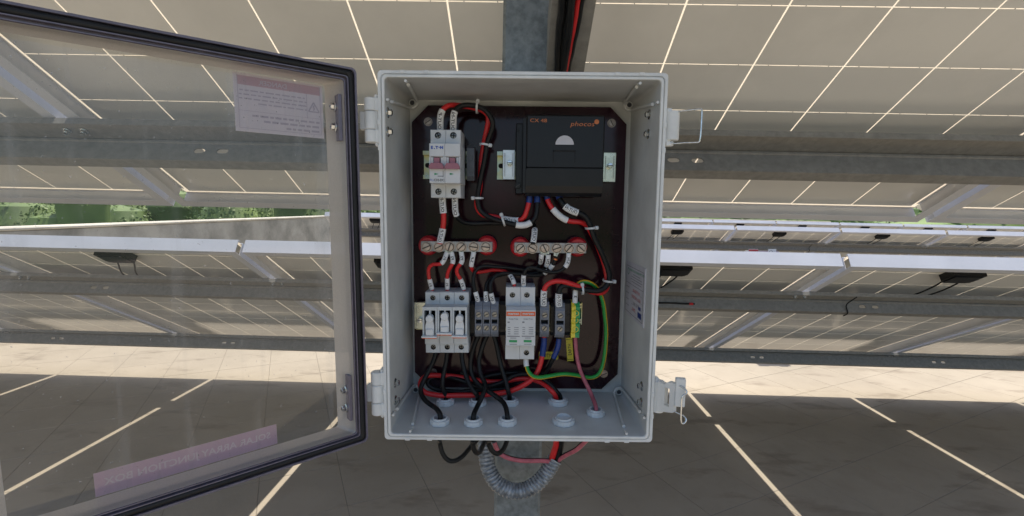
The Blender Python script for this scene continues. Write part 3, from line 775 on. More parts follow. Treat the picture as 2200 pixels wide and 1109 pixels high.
a = BF.L(1415, 856, .497); b = BF.L(1450, 850, .482); cz1 = BF.L(1440, 820, .49).z; cz0 = BF.L(1440, 890, .49).z
dxy = (b-a); ang = math.atan2(dxy.y, dxy.x); Lh = V((dxy.x, dxy.y)).length
T = Matrix.Translation((a.x, a.y, 0)) @ Matrix.Rotation(ang, 4, 'Z')
slot = [(Lh*.45, cz0+.011), (Lh*.75, cz0+.011), (Lh*.75, cz1-.006), (Lh*.45, cz1-.006)]
mb.prism([(0, cz0+.001), (Lh, cz0+.006), (Lh, cz1+.001), (Lh*.62, cz1+.001), (Lh*.4, cz1-.003), (0, cz1-.002)], 'y', -.003, .004, 0, T, [slot])
c0, c1, d0, d1, yy = BF.rect(1448, 815, 1474, 880, .478)
T2 = Matrix.Translation((b.x, b.y, 0)) @ Matrix.Rotation(ang*.2, 4, 'Z')
mb.box(0, c1-b.x, -.002, .004, d0+.002, d1, 0, .0008, T2)
l2 = smooth_angle(mb.build('latch', ['rim'], box)); mb = MB()
w_ = [BF.L(*p) for p in ((1448, 826, .484), (1462, 829, .479), (1474, 838, .475), (1476, 846, .474), (1466, 850, .474), (1464, 870, .473), (1463, 906, .472), (1467, 911, .472), (1474, 906, .472), (1472, 896, .474), (1448, 884, .482))]
tube(mb, spline(w_, .002), .0009, 8); mb.build('wire_bail', ['chrome'], l2)
# label on the right inner wall
def wallpt(px, py):
    d = ray(px, py); k = (bo.x+wr-.0006)/d.x; return BF.W(V((d.x*k, d.y*k, d.z*k+H)))
cA, cB, cC, cD = wallpt(1348, 563), wallpt(1390, 571), wallpt(1388, 698), wallpt(1346, 678)
yl, yr = (cA.y+cD.y)/2, (cB.y+cC.y)/2; zt, zb = (cA.z+cB.z)/2, (cC.z+cD.z)/2; xw = wr-.0010
# seen from inside, text runs from the back of the box towards the mouth
def LB(u, v): return V((xw-.0004, yl+(yr-yl)*u, zb+(zt-zb)*v))
mb = MB(); mb.box(xw-.0003, xw+.0012, yl, yr, zb, zt, 0)
wdt, hgt = abs(yr-yl), zt-zb
def bar(u0, v0, u1, v1, m): mb.add([LB(u0, v0), LB(u1, v0), LB(u1, v1), LB(u0, v1)], [(0, 1, 2, 3)], m)
for v in (.055, .60, .915): bar(.05, v, .95, v+.006, 1)
bar(.05, .055, .06, .915, 1); bar(.94, .055, .95, .915, 1)
sgn = 1 if yr > yl else -1
def lt(t, u, v, h, m, sx=1.0): mb.text(t, h, lambda a, b: LB(u+a/wdt, v+b/hgt), m, .02, sx)
lt('INDIA SOLUTIONS PVT LTD', .6, .86, .0028, 3, .95*wdt/.06)
mb.lathe([(.0035, 0), (.0046, 0)], LB(.17, .82), (-1, 0, 0), 16, 3, False)
for k, (a, b) in enumerate(((.42, .78), (.33, .88), (.3, .9), (.36, .86))):
    bar(a, .79-.045*k, b, .797-.045*k+.006, 2)
for k, t in enumerate(('62-2LD P-101', 'PHOTON  62.5A', '10001 2017', 'DATE')):
    v = .52-.115*k; bar(.08, v, .25, v+.012, 2); lt(t, .62 if k < 3 else .52, v, .0038, (4, 4, 2, 4)[k], .75*wdt/.06); bar(.38, v-.035, .92, v-.031, 2)
bar(.72, .10, .90, .2, 5); bar(.74, .24, .86, .30, 5)
mb.build('rating_label', ['paper', 'ink', 'greyink', 'greenink', 'redink', 'bluew'], box)

# ------------------------------------------------------------------ door
hy = .4945
hT = BF.L(773, 149, hy); hB = BF.L(789, 947, hy)
zT, zB = hT.z, hB.z; hx = (hT.x+hB.x)/2
# opening angle from where the top edge leaves the picture frame at the left
d = ray(425, 84); zw = (bo.z+zT+.004)-H; Yt = zw/d.z*d.y; Xt = zw/d.z*d.x
dang = math.radians(40)
door = bpy.data.objects.new('door', None); COL.objects.link(door); door.parent = box; door.location = (hx, hT.y, zB)
door.rotation_euler = (0, -.008, dang)          # local -x runs from the hinge to the free edge, local +y is the outside
door.empty_display_size = .02
door['label'] = 'clear polycarbonate door swung open to the left with black gasket'
DWd = .302; DH = zT-zB
print('door angle', math.degrees(dang), 'height', DH)
def drr(inset, r, y, iz=None): return [(p[0], y, p[1]) for p in rr(-DWd/2, DH/2, DWd/2-inset, DH/2-(inset if iz is None else iz), r, 4)]
def ringmesh(ls, mats_idx, name, mats, sm=False):
    mb = MB(); n_ = len(ls[0]); vs = [p for l in ls for p in l]; fs = []; ms = []
    for i in range(len(ls)-1):
        for k in range(n_): j = (k+1) % n_; fs.append((i*n_+k, i*n_+j, (i+1)*n_+j, (i+1)*n_+k)); ms.append(mats_idx[i] if isinstance(mats_idx, list) else mats_idx)
    mb.add(vs, fs, ms, sm); return mb.build(name, mats, door)
ringmesh([drr(.0132, .003, .0015), drr(.0128, .003, -.0005), drr(.0119, .003, -.0005), drr(.0116, .003, .003), drr(.0098, .003, .003), drr(.0096, .003, -.001), drr(.0086, .003, -.001), drr(.0084, .003, .003), drr(.0022, .004, .003), drr(.002, .004, -.001), drr(.0, .005, -.001), drr(-.0004, .005, .004), drr(0, .005, .012), drr(.004, .005, .014), drr(.0132, .003, .0095)], 0, 'door_rim', ['violet'])
ringmesh([drr(.0085, .003, .0029), drr(.0082, .003, .0002), drr(.0053, .004, -.0012), drr(.0026, .004, .0002), drr(.0022, .004, .0029)], 0, 'gasket', ['gasket'], True)
PD = .0235
ringmesh([drr(.0134, .003, -.0002), drr(.0160, .003, .006, .0138), drr(.0245, .003, PD, .0155)], 0, 'frosted_side', ['frost'])
mb = MB(); px0, px1, pz0, pz1 = -DWd+.0246, -.0246, .0156, DH-.0156
mb.add([(px0, PD, pz0), (px1, PD, pz0), (px1, PD, pz1), (px0, PD, pz1)], [(0, 1, 2, 3)])
mb.build('window_pane', ['pane'], door)
DI = (door.rotation_euler.to_matrix()).inverted()
def DP(px, py, yl_):       # point of the door plane (local y = yl_) under a pixel
    o_ = BF.W(V((0, 0, H))); dr = RDI @ ray(px, py)
    a = DI @ (o_-V(door.location)); b = DI @ dr; k = (yl_-a.y)/b.y; return a+b*k
for px, py in ((737, 232), (739, 275), (753, 835), (755, 873)):
    a = DP(px, py, .011); flange_screw(door, (-.0188, a.y, a.z), (-1, 0, -.0), .0050)
for pya, pyb in ((208, 307), (803, 897)):
    a = DP(745, pya, .010); b = DP(757, pyb, .010); mb = MB(); mb.box(-.0186, -.0150, .002, .019, b.z, a.z, 0, .0005); mb.build('hinge_pad', ['violet'], door)
# stickers on the outer face, read backwards from here
ps = PD+.0012
tl, tr_, bl, br_ = DP(499, 122, ps), DP(691, 155, ps), DP(504, 280, ps), DP(695, 299, ps)
sx0, sx1 = (tl.x+bl.x)/2, (tr_.x+br_.x)/2; sz0, sz1 = (bl.z+br_.z)/2, min((tl.z+tr_.z)/2, DH-.0165)
mb = MB(); mb.box(sx0, sx1, PD+.0006, PD+.0008, sz0, sz1, 0)
ys = PD+.0003; W_, H_ = sx1-sx0, sz1-sz0
def SQ(u0, v0, u1, v1, m, y=ys): mb.add([(sx0+W_*u0, y, sz0+H_*v0), (sx0+W_*u1, y, sz0+H_*v0), (sx0+W_*u1, y, sz0+H_*v1), (sx0+W_*u0, y, sz0+H_*v1)], [(0, 1, 2, 3)], m)
SQ(.04, .80, .97, .955, 1, PD+.0004)
def ST(t, u, v, h, m): mb.text(t, h, lambda a, b: (sx0+W_*u+a, ys-.0001, sz0+H_*v+b), m, .02, 1, True)
ST('DANGER', .42, .872, H_*.085, 3)
for k, (a, b) in enumerate(((.06, .78), (.05, .80), (.05, .8), (.25, .8))):
    x = a; v = .70-.07*k
    while x < b: l_ = random.uniform(.03, .1); SQ(x, v, min(b, x+l_), v+.022, 2); x += l_+.018
for k, (a, b) in enumerate(((.18, .95), (.3, .94), (.55, .95))):
    x = a; v = .27-.085*k
    while x < b: l_ = random.uniform(.03, .1); SQ(x, v, min(b, x+l_), v+.035, 2); x += l_+.018
for (a, b, c, d_) in ((.04, .06, .97, .068), (.04, .30+.06, .97, .366), (.80, .35, .806, .80), (.04, .06, .046, .95), (.964, .06, .97, .95)): SQ(a, b, c, d_, 2)
tx, tz, th_ = sx0+W_*.885, sz0+H_*.56, W_*.065
for (p, q) in (((-1, -.8), (1, -.8)), ((1, -.8), (0, 1)), ((0, 1), (-1, -.8)), ((.1, .45), (-.15, .0)), ((-.15, 0), (.15, -.05)), ((.15, -.05), (-.08, -.55))):
    a = V((tx+p[0]*th_, ys-.0001, tz+p[1]*th_)); b = V((tx+q[0]*th_, ys-.0001, tz+q[1]*th_)); n_ = (b-a).normalized().cross(V((0, 1, 0)))*.0006
    mb.add([a-n_, b-n_, b+n_, a+n_], [(0, 1, 2, 3)], 2)
mb.build('warning_sticker', ['dangerw', 'dangerp', 'dangert', 'dangerw'], door)
tr_, br_ = DP(593, 906, ps), DP(596, 955, ps); tl = DP(425, 962, ps); bl = DP(425, 1017, ps)
sx1 = (tr_.x+br_.x)/2; sz1 = (tr_.z+tl.z)/2; sz0 = max((br_.z+bl.z)/2, .0162); sx0 = -DWd+.075
mb = MB(); mb.box(sx0, sx1, PD+.0006, PD+.0008, sz0, sz1, 0)
s_ = 'SOLAR ARRAY JUNCTION BOX'; hh = (sz1-sz0)*.42; v0_, _ = text_geo(s_, .02); wd = max(v[0] for v in v0_)*2*hh; sxx = (sx1-sx0-.012)/wd
mb.text(s_, hh, lambda a, b: ((sx0+sx1)/2+a, ys, (sz0+sz1)/2+b), 1, .02, sxx, True)
mb.build('title_sticker', ['stickerpink', 'stickertext'], door)

# ------------------------------------------------------------------ mounting plate
YP = .607
po = P(1110, 834, YP); PF = Fr(po)
plate = thing('mounting_plate', 'glossy dark brown mounting plate with cut corners inside the junction box', 'mounting plate', po)
pts = [(924, 228), (1309, 229), (1346, 266), (1327, 803), (1291, 836), (922, 829), (890, 794), (886, 262)]
loc = [PF.L(px, py, YP) for px, py in pts]
xl = (loc[7].x+loc[6].x)/2; xr = (loc[2].x+loc[3].x)/2; zt = (loc[0].z+loc[1].z)/2; zb = loc[4].z; chx = .021
poly = [(xl+chx, zt), (xr-chx, zt), (xr, zt-chx*1.0), (xr, zb+chx), (xr-chx, zb), (xl+chx, zb), (xl, zb+chx), (xl, zt-chx)]
mb = MB(); mb.prism(poly, 'y', 0, .003); mb.build('plate', ['plate'], plate)
def slot_screw(parent, pos, r, ang, mat='nickel', name='screw', h=.0022, washer=True):
    mb = MB(); x, y, z = pos
    if washer: mb.lathe([(0, 0), (r*1.2, 0), (r*1.2, .0006), (r*.9, .0006)], (x, y, z), (0, -1, 0), 20, 0, True)
    mb.lathe([(r, 0), (r, h*.7), (r*.85, h), (0, h*1.05)], (x, y, z), (0, -1, 0), 20, 0, True)
    c, s_ = math.cos(ang), math.sin(ang); w2 = r*.13; L_ = r*.97; yy = y-h*1.08
    mb.add([(x+c*L_-s_*w2, yy, z+s_*L_+c*w2), (x-c*L_-s_*w2, yy, z-s_*L_+c*w2), (x-c*L_+s_*w2, yy, z-s_*L_-c*w2), (x+c*L_+s_*w2, yy, z+s_*L_-c*w2)], [(0, 1, 2, 3)], 1)
    return smooth_angle(mb.build(name, [mat, 'slot'], parent), 50)
for px, py, a in ((920, 262, .6), (1314, 265, -1.1), (1297, 803, .4), (931, 800, .2)):
    l = PF.L(px, py, YP); slot_screw(plate, (l.x, l.y-.0001, l.z), .0045, a)
def sticker(px0, py0, px1, py1, txt, rot, tilt=0):
    x0, x1, z0, z1, y = PF.rect(px0, py0, px1, py1, YP-.0004); mb = MB()
    cx, cz = (x0+x1)/2, (z0+z1)/2; T = Matrix.Translation((cx, 0, cz)) @ Matrix.Rotation(tilt, 4, 'Y')
    hx_, hz_ = (x1-x0)/2, (z1-z0)/2; mb.box(-hx_, hx_, y, y+.0003, -hz_, hz_, 0, 0, T)
    for (a, b, c, d_) in ((-.93, -.9, .93, -.86), (-.93, .86, .93, .9), (-.93, -.9, -.9, .9), (.9, -.9, .93, .9)):
        mb.add([T @ V(q) for q in ((a*hx_, y-.0001, b*hz_), (c*hx_, y-.0001, b*hz_), (c*hx_, y-.0001, d_*hz_), (a*hx_, y-.0001, d_*hz_))], [(0, 1, 2, 3)], 1)
    hh = (hx_ if rot else hz_)*1.05
    mb.text(txt, hh, (lambda a, b: T @ V((-b, y-.00015, a))) if rot else (lambda a, b: T @ V((a, y-.00015, b))), 1, .01, .8)
    mb.build('sticker', ['ysticker', 'ink'], plate)
sticker(1158, 756, 1199, 772, 'OUTPUT', False); sticker(1217, 726, 1231, 776, 'EARTH', True, -.09)

# ------------------------------------------------------------------ rails and clamps
def rail(px0, px1, pyc, label, py0=None):
    o = P((px0+px1)/2, pyc+29, YP-.0005); f = Fr(o); root = thing('din_rail', label, 'mounting rail', o)
    x0, x1 = f.L(px0, pyc, YP-.0075).x, f.L(px1, pyc, YP-.0075).x; zc = f.L((px0+px1)/2, pyc, YP-.0075).z
    d = .0075; t = .001; h = .0175; hw = .0125
    pr = [(-d, zc+h), (-d, zc+hw), (-t, zc+hw), (-t, zc-hw), (-d, zc-hw), (-d, zc-h), (-d+t, zc-h), (-d+t, zc-hw-t), (0, zc-hw-t), (0, zc+hw+t), (-d+t, zc+hw+t), (-d+t, zc+h)]
    mb = MB(); mb.prism(pr, 'x', x0, x1); mb.build('rail_profile', ['brass'], root)
    x = x0+.0045
    while x < x1-.006:
        mb = MB(); mb.prism([(x+.0031*math.cos(a)+(.006 if math.cos(a) > 0 else 0), zc+.0031*math.sin(a)) for a in [2*math.pi*k/14+.01 for k in range(14)]], 'y', -t-.0006, -t-.0001); mb.build('rail_slot_shade', ['void'], root); x += .025  # dark pads on the web paint the shade of its slots
    return f, zc
rail(909, 1012, 355, 'short yellow rail behind the two pole circuit breaker')
rail(1068, 1322, 357, 'yellow rail holding the black charge controller')
rail(894, 1244, 682, 'long lower rail carrying fuse holders, terminals and surge protector')
def metal_clamp(px0, py0, px1, py1, label, mat, sx, sy, dark=False):
    Yf = YP-.016; o = P((px0+px1)/2, py1, Yf); f = Fr(o); root = thing('end_clamp', label, 'rail clamp', o, 'metal end clamps on the rails')
    x0, x1, z0, z1, y = f.rect(px0, py0, px1, py1, Yf); mb = MB()
    mb.box(x0, x1, y, y+.0012, z0, z1, 0, .0004); mb.box(x0, x1, y+.0013, y+.009, z1-.0014, z1, 0); mb.box(x0, x1, y+.0013, y+.009, z0, z0+.0014, 0)
    for u in (.14, .80): mb.box(x0+(x1-x0)*u, x0+(x1-x0)*(u+.07), y-.0007, y, z0+.004, z1-.004, 0, .0003)
    mb.build('bracket', [mat], root)
    l = f.L(sx, sy, Yf); mb = MB(); mb.lathe([(.0033, 0), (.0033, .007), (.0029, .0078), (0, .008)], (l.x, l.y, l.z), (0, -1, 0), 18, 0, True)
    mb.box(l.x-.003, l.x+.003, l.y-.0083, l.y-.0079, l.z-.0004, l.z+.0004, 1); mb.build('clamp_screw', ['chrome', 'slot'], root)
metal_clamp(1080, 322, 1106, 386, 'steel end clamp with screw left of the black controller', 'clamp', 1095, 351)
metal_clamp(1296, 328, 1323, 391, 'pale steel end clamp right of the black controller', 'clampy', 1309, 357)
metal_clamp(890, 650, 914, 707, 'yellowish end clamp left of the three fuse holders', 'clampy', 904, 686)
def end_stop(px0, py0, px1, py1, label, Yf, mat):
    o = P((px0+px1)/2, py1, Yf); f = Fr(o); root = thing('end_stop', label, 'end stop', o); x0, x1, z0, z1, y = f.rect(px0, py0, px1, py1, Yf)
    h = z1-z0; D = YP-.009-Yf; mb = MB()
    mb.prism([(y, z0+h*.12), (y, z1-h*.10), (y+D*.25, z1), (y+D, z1-h*.06), (y+D, z0+h*.08), (y+D*.2, z0)], 'x', x0, x1); 
    for u in (.38, .44, .5): mb.box(x0-.0001, x1+.0001, y-.0005, y+.0003, z0+h*(u-.18), z0+h*(u-.16), 0)
    mb.build('body', [mat], root)
    mb = MB(); r = (x1-x0)*.36; mb.lathe([(r*1.15, -.0002), (r, .0003), (r, -.001), (0, -.001)], ((x0+x1)/2, y, z0+h*.62), (0, -1, 0), 16, [0, 1, 1], True); mb.build('clamp_screw', ['dgrey', 'void'], root)
end_stop(1003, 311, 1019, 388, 'dark grey plastic end stop right of the circuit breaker', .575, 'dgrey')
end_stop(1213, 645, 1226, 722, 'black end stop between last output terminal and earth terminal', .58, 'black')
end_stop(1008, 648, 1019, 724, 'black spacer between fuse holders and grey terminals', .585, 'black')
end_stop(1073, 648, 1086, 722, 'black spacer between grey terminals and surge protector', .585, 'black')
end_stop(1151, 650, 1160, 722, 'black spacer right of the surge protector', .585, 'black')
end_stop(1183, 652, 1194, 722, 'black spacer between the two output terminals', .585, 'black')

def term_screw(parent, x, y, z, r, ang=.6, dark=True):
    mb = MB(); mb.lathe([(r, -.0003), (r, .0035), (r*.8, .0035)], (x, y, z), (0, 1, 0), 18, 1, True)
    mb.lathe([(0, .0025), (r*.85, .0028), (r*.85, .0036)], (x, y, z), (0, 1, 0), 18, 0, True)
    for a in (ang, ang+math.pi/2):
        c, s_ = math.cos(a), math.sin(a); L_, w2 = r*.8, r*.16; yy = y+.0022
        mb.add([(x+c*L_-s_*w2, yy, z+s_*L_+c*w2), (x-c*L_-s_*w2, yy, z-s_*L_+c*w2), (x-c*L_+s_*w2, yy, z-s_*L_-c*w2), (x+c*L_+s_*w2, yy, z+s_*L_-c*w2)], [(0, 1, 2, 3)], 1)
    return mb.build('terminal_screw', ['steel', 'void'], parent)
def holed_block(mb, x0, x1, z0, z1, y, yb, holes, m=0):
    """box whose front face has round screw wells"""
    hs = [[(cx+r*math.cos(a), cz+r*math.sin(a)) for a in [2*math.pi*k/18 for k in range(18)]] for cx, cz, r in holes]
    ch = .0005; lp = [(x0+ch, z0+ch), (x1-ch, z0+ch), (x1-ch, z1-ch), (x0+ch, z1-ch)]
    flat = lp+[p for h in hs for p in h]; tess = tessellate_polygon([[V((p[0], p[1], 0)) for p in l] for l in [lp]+hs])
    mb.add([(p[0], y, p[1]) for p in flat], [tuple(t) for t in tess], m)
    A = [(p[0], y, p[1]) for p in lp]; B = [(x0, y+ch, z0), (x1, y+ch, z0), (x1, y+ch, z1), (x0, y+ch, z1)]; C_ = [(p[0], yb, p[2]) for p in B]
    mb.add(A+B+C_, [(i, (i+1) % 4, 4+(i+1) % 4, 4+i) for i in range(4)]+[(4+i, 4+(i+1) % 4, 8+(i+1) % 4, 8+i) for i in range(4)]+[(8, 9, 10, 11)], m)

# ------------------------------------------------------------------ circuit breaker
YC = .532; YCs = .556
o = P(957, 425, YC); f = Fr(o)
cb = thing('circuit_breaker', 'white two pole circuit breaker with two mauve toggles', 'circuit breaker', o)
xs = [f.L(px, 350, YC).x for px in (922, 955.5, 989)]
zt0, zt1 = f.L(955, 308, YC).z, f.L(955, 394, YC).z
ztt, zbb = f.L(955, 279, YCs).z, f.L(955, 425, YCs).z
yF, yS = f.L(955, 350, YC).y, f.L(955, 350, YCs).y
for k in range(2):
    x0, x1 = xs[k]+.0001, xs[k+1]-.0001; cx = (x0+x1)/2; mb = MB()
    sh = .0012
    sc1 = f.L((941, 974)[k], 291, YCs); sc2 = f.L((942, 975)[k], 412, YCs)
    X_ = [f.L(q, 350, YCs).x for q in (925, 957.5, 990)]; b0, b1 = X_[k]+.0001, X_[k+1]-.0001
    holed_block(mb, b0, b1, zt0-.0006, ztt, yS, yS+.046, [(sc1.x, sc1.z, .0038)])
    holed_block(mb, b0, b1, zbb, zt1+.0006, yS, yS+.046, [(sc2.x, sc2.z, .0038)])
    # front nose with toggle well
    hN = zt0-zt1; w0, w1 = zt0-hN*.33, zt0-hN*.62
    mb.box(x0, x1, yF, yS+.03, w0, zt0, 0, .0006); mb.box(x0, x1, yF, yS+.03, zt1, w1, 0, .0006)
    mb.box(x0, x0+.0014, yF, yS+.03, w1, w0, 0); mb.box(x1-.0014, x1, yF, yS+.03, w1, w0, 0); mb.box(x0+.0014, x1-.0014, yF+.005, yS+.02, w1, w0, 0)
    for s_ in (x0+.0014, x1-.0045): mb.box(s_, s_+.0031, yF+.0012, yF+.0049, w1, w0-.0006, 0, .0003)
    ax = f.L((938, 971)[k], 374, YC); mb.add([(ax.x-.0025, yF-.0002, ax.z+.0012), (ax.x+.0025, yF-.0002, ax.z), (ax.x-.0025, yF-.0002, ax.z-.0012)], [(0, 1, 2)], 1)
    if k == 0:
        l = f.L(938, 317, YC); [mb.text(ch_, .0034, lambda a, b, q_=q_: (l.x+q_+a, yF-.0002, l.z+b), 2, .06, 1.1) for ch_, q_ in (('E', -.0052), ('T', .0003), ('N', .0056))]; [mb.lathe([(0, 0), (.0006, 0)], (l.x+q_, yF-.0002, l.z+z_), (0, -1, 0), 10, 2, False) for q_, z_ in ((-.0024, -.0013), (.0028, 0))]
        l2_ = f.L(942, 387, YC); mb.text('C32-DC', .0028, lambda a, b: (l2_.x+.0008+a, yF-.0002, l2_.z+b), 3, .02, .9); 
        l3 = f.L(928, 387, YC); mb.text('PLS', .0022, lambda a, b: (l3.x+a, yF-.0002, l3.z+b), 2, .0, .9)
        l4 = f.L(946, 379, YC); mb.box(l4.x-.003, l4.x+.003, yF-.0002, yF, l4.z-.0004, l4.z+.0006, 4); mb.box(l4.x+.003, l4.x+.0035, yF-.0002, yF, l4.z-.001, l4.z+.006, 3)
    mb.build('pole_body', ['ivory', 'greenink', 'blueink', 'ink', 'greyink'], cb)
    term_screw(cb, sc1.x, yS, sc1.z, .0037, .4+k); term_screw(cb, sc2.x, yS, sc2.z, .0037, .2+k)
    mb = MB(); mw = .0032
    mb.box(cx-mw*1.05, cx+mw*.95, yF-.001, yF+.0049, w1+.0005, w0-.0012, 0, .0005)
    zz = w1-.0006; tw = (x1-x0)/2-.0004
    mb.prism([(cx-tw, zz-.0005), (cx+tw, zz-.0005), (cx+tw, zz+.0025), (cx+tw*.72, zz+.006), (cx-tw*.72, zz+.006), (cx-tw, zz+.0025)], 'y', yF-.0055, yF-.0002, 0)
    mb.build('toggle', ['mauve'], cb)

# ------------------------------------------------------------------ charge controller
YK = .560; o = P(1210, 420, YK); f = Fr(o)
ck = thing('charge_controller', 'black charge controller with orange lettering and pale half round window', 'charge controller', o)
x0, x1, z0, z1, y = f.rect(1130, 247, 1298, 420, YK)
T0 = Matrix.Rotation(.012, 4, 'Y')
zl = f.L(1210, 363, YK).z; mb = MB()
mb.box(x0, x1, y, y+.03, zl+.0005, z1, 0, .0016)
mb.prism([(y, zl-.0005), (y+.0004, z0+.011), (y+.003, z0+.003), (y+.008, z0-.001), (y+.03, z0-.001), (y+.03, zl-.0005)], 'x', x0+.0002, x1-.0006)
mb.box(x0+.001, x1-.001, y+.001, y+.029, zl-.0006, zl+.0006, 0)
l = f.L(1157, 259, YK); mb.text('CX 48', .0042, lambda a, b: (l.x+a, y-.0002, l.z+b), 1, .0, 1.25)
l1_ = f.L(1252, 268, YK); mb.text('phocos', .0070, lambda a, b: (l1_.x+a+b*.25, y-.0002, l1_.z+b), 1, -.005, 1.25)
l3 = f.L(1282, 262, YK); mb.lathe([(0, 0), (.0028, 0)], (l3.x, y-.0002, l3.z), (0, -1, 0), 18, 1, False)
mb.build('housing', ['black', 'orangeink'], ck)
c = f.L(1213, 311, YK); r = .0108; mb = MB()
mb.add([(c.x, y-.0003, c.z)]+[(c.x+r*math.cos(math.pi*k/20), y-.0003, c.z+r*.98*math.sin(math.pi*k/20)) for k in range(21)], [(0, k+1, k+2) for k in range(20)]); mb.build('indicator_window', ['paper'], ck)
mb = MB(); gx0, gx1, gz0, gz1, _ = f.rect(1188, 323, 1236, 350, YK)
for a in ((gx0, gx1, gz1-.0018, gz1), (gx0, gx0+.0008, gz0, gz1), (gx1-.0008, gx1, gz0, gz1)): mb.box(a[0], a[1], y-.0002, y+.0008, a[2], a[3], 0)
mb.build('flap_groove', ['void'], ck)  # dark strips paint the shade of the groove
q0, q1, s0, s1, yy = f.rect(1108, 265, 1124, 417, YK+.012); mb = MB(); mb.box(q0, q1, yy, yy+.024, s0, s1, 0, .001); mb.box(q1-.0005, x0+.004, yy+.004, yy+.024, s0+.001, s1+.004, 0)
for k in range(9): mb.box(x0-.0035, x0+.0, y+.002+k*.003, y+.0035+k*.003, s0+.001, s1+.004, 0)
mb.build('side_fin', ['black'], ck)
l = f.L(1112, 399, YK+.012); slot_screw(ck, (l.x+.0005, yy-.0002, l.z), .0036, .7, 'black'); l = f.L(1114, 281, YK+.012); mb = MB(); mb.lathe([(0, 0), (.0016, 0)], (l.x, yy-.0002, l.z), (0, -1, 0), 12, 0); mb.build('mounting_hole', ['void'], ck)

# ------------------------------------------------------------------ busbars
def busbar(px0, px1, py, label, screws, ins, lugs):
    Yb = .578; o = P((px0+px1)/2, py+12, Yb); f = Fr(o); root = thing('busbar', label, 'busbar', o)
    x0, x1, z0, z1, y = f.rect(px0, py-11, px1, py+11, Yb); mb = MB(); mb.box(x0, x1, y, y+.003, z0, z1, 0, .0004); mb.build('bar', ['bar'], root)
    for px in ins:
        l = f.L(px, py-1, Yb); yb = YP-Yb; mb = MB(); prof = [(.0098, .0032), (.0108, .004), (.0108, .0085), (.0125, .0105), (.0125, .014), (.0108, .016), (.0118, .022), (.0118, yb-.0002)]
        mb.lathe(prof, (l.x, y, l.z), (0, 1, 0), 28, 0, True); mb.lathe([(0, .0031), (.0098, .0032)], (l.x, y, l.z), (0, 1, 0), 28, 0); smooth_angle(mb.build('insulator', ['redi'], root), 40)
    for k, px in enumerate(screws):
        l = f.L(px, py+.5, Yb); slot_screw(root, (l.x, y-.0003, l.z), .0056, random.uniform(-1.4, 1.4), 'nickel', h=.0032)
    for a, b in lugs:
        l = f.L(a, py+6, Yb); l2 = f.L(b, py+17, Yb); mb = MB()
        d_ = (l2-l).normalized(); n_ = V((d_.z, 0, -d_.x))
        mb.add([l-n_*.0035+V((0, -.0012, 0)), l+n_*.0035+V((0, -.0012, 0)), l2+n_*.0022+V((0, -.002, 0)), l2-n_*.0022+V((0, -.002, 0))]+[l-n_*.0035+V((0, -.0004, 0)), l+n_*.0035+V((0, -.0004, 0)), l2+n_*.0022+V((0, .001, 0)), l2-n_*.0022+V((0, .001, 0))], [(0, 1, 2, 3), (7, 6, 5, 4), (0, 4, 5, 1), (1, 5, 6, 2), (2, 6, 7, 3), (3, 7, 4, 0)])
        mb.build('cable_lug', ['lug'], root)
busbar(904, 1058, 530, 'left tinned busbar on red insulators, fed by red cables', (917, 943, 966, 991, 1018, 1044), (917, 1045), ((964, 958), (966, 972), (991, 991), (1018, 1016)))
busbar(1105, 1260, 533, 'right tinned busbar on red insulators, fed by black cables', (1118, 1144, 1170, 1196, 1222, 1248), (1118, 1243), ((1169, 1163), (1172, 1177), (1196, 1193), (1222, 1221)))

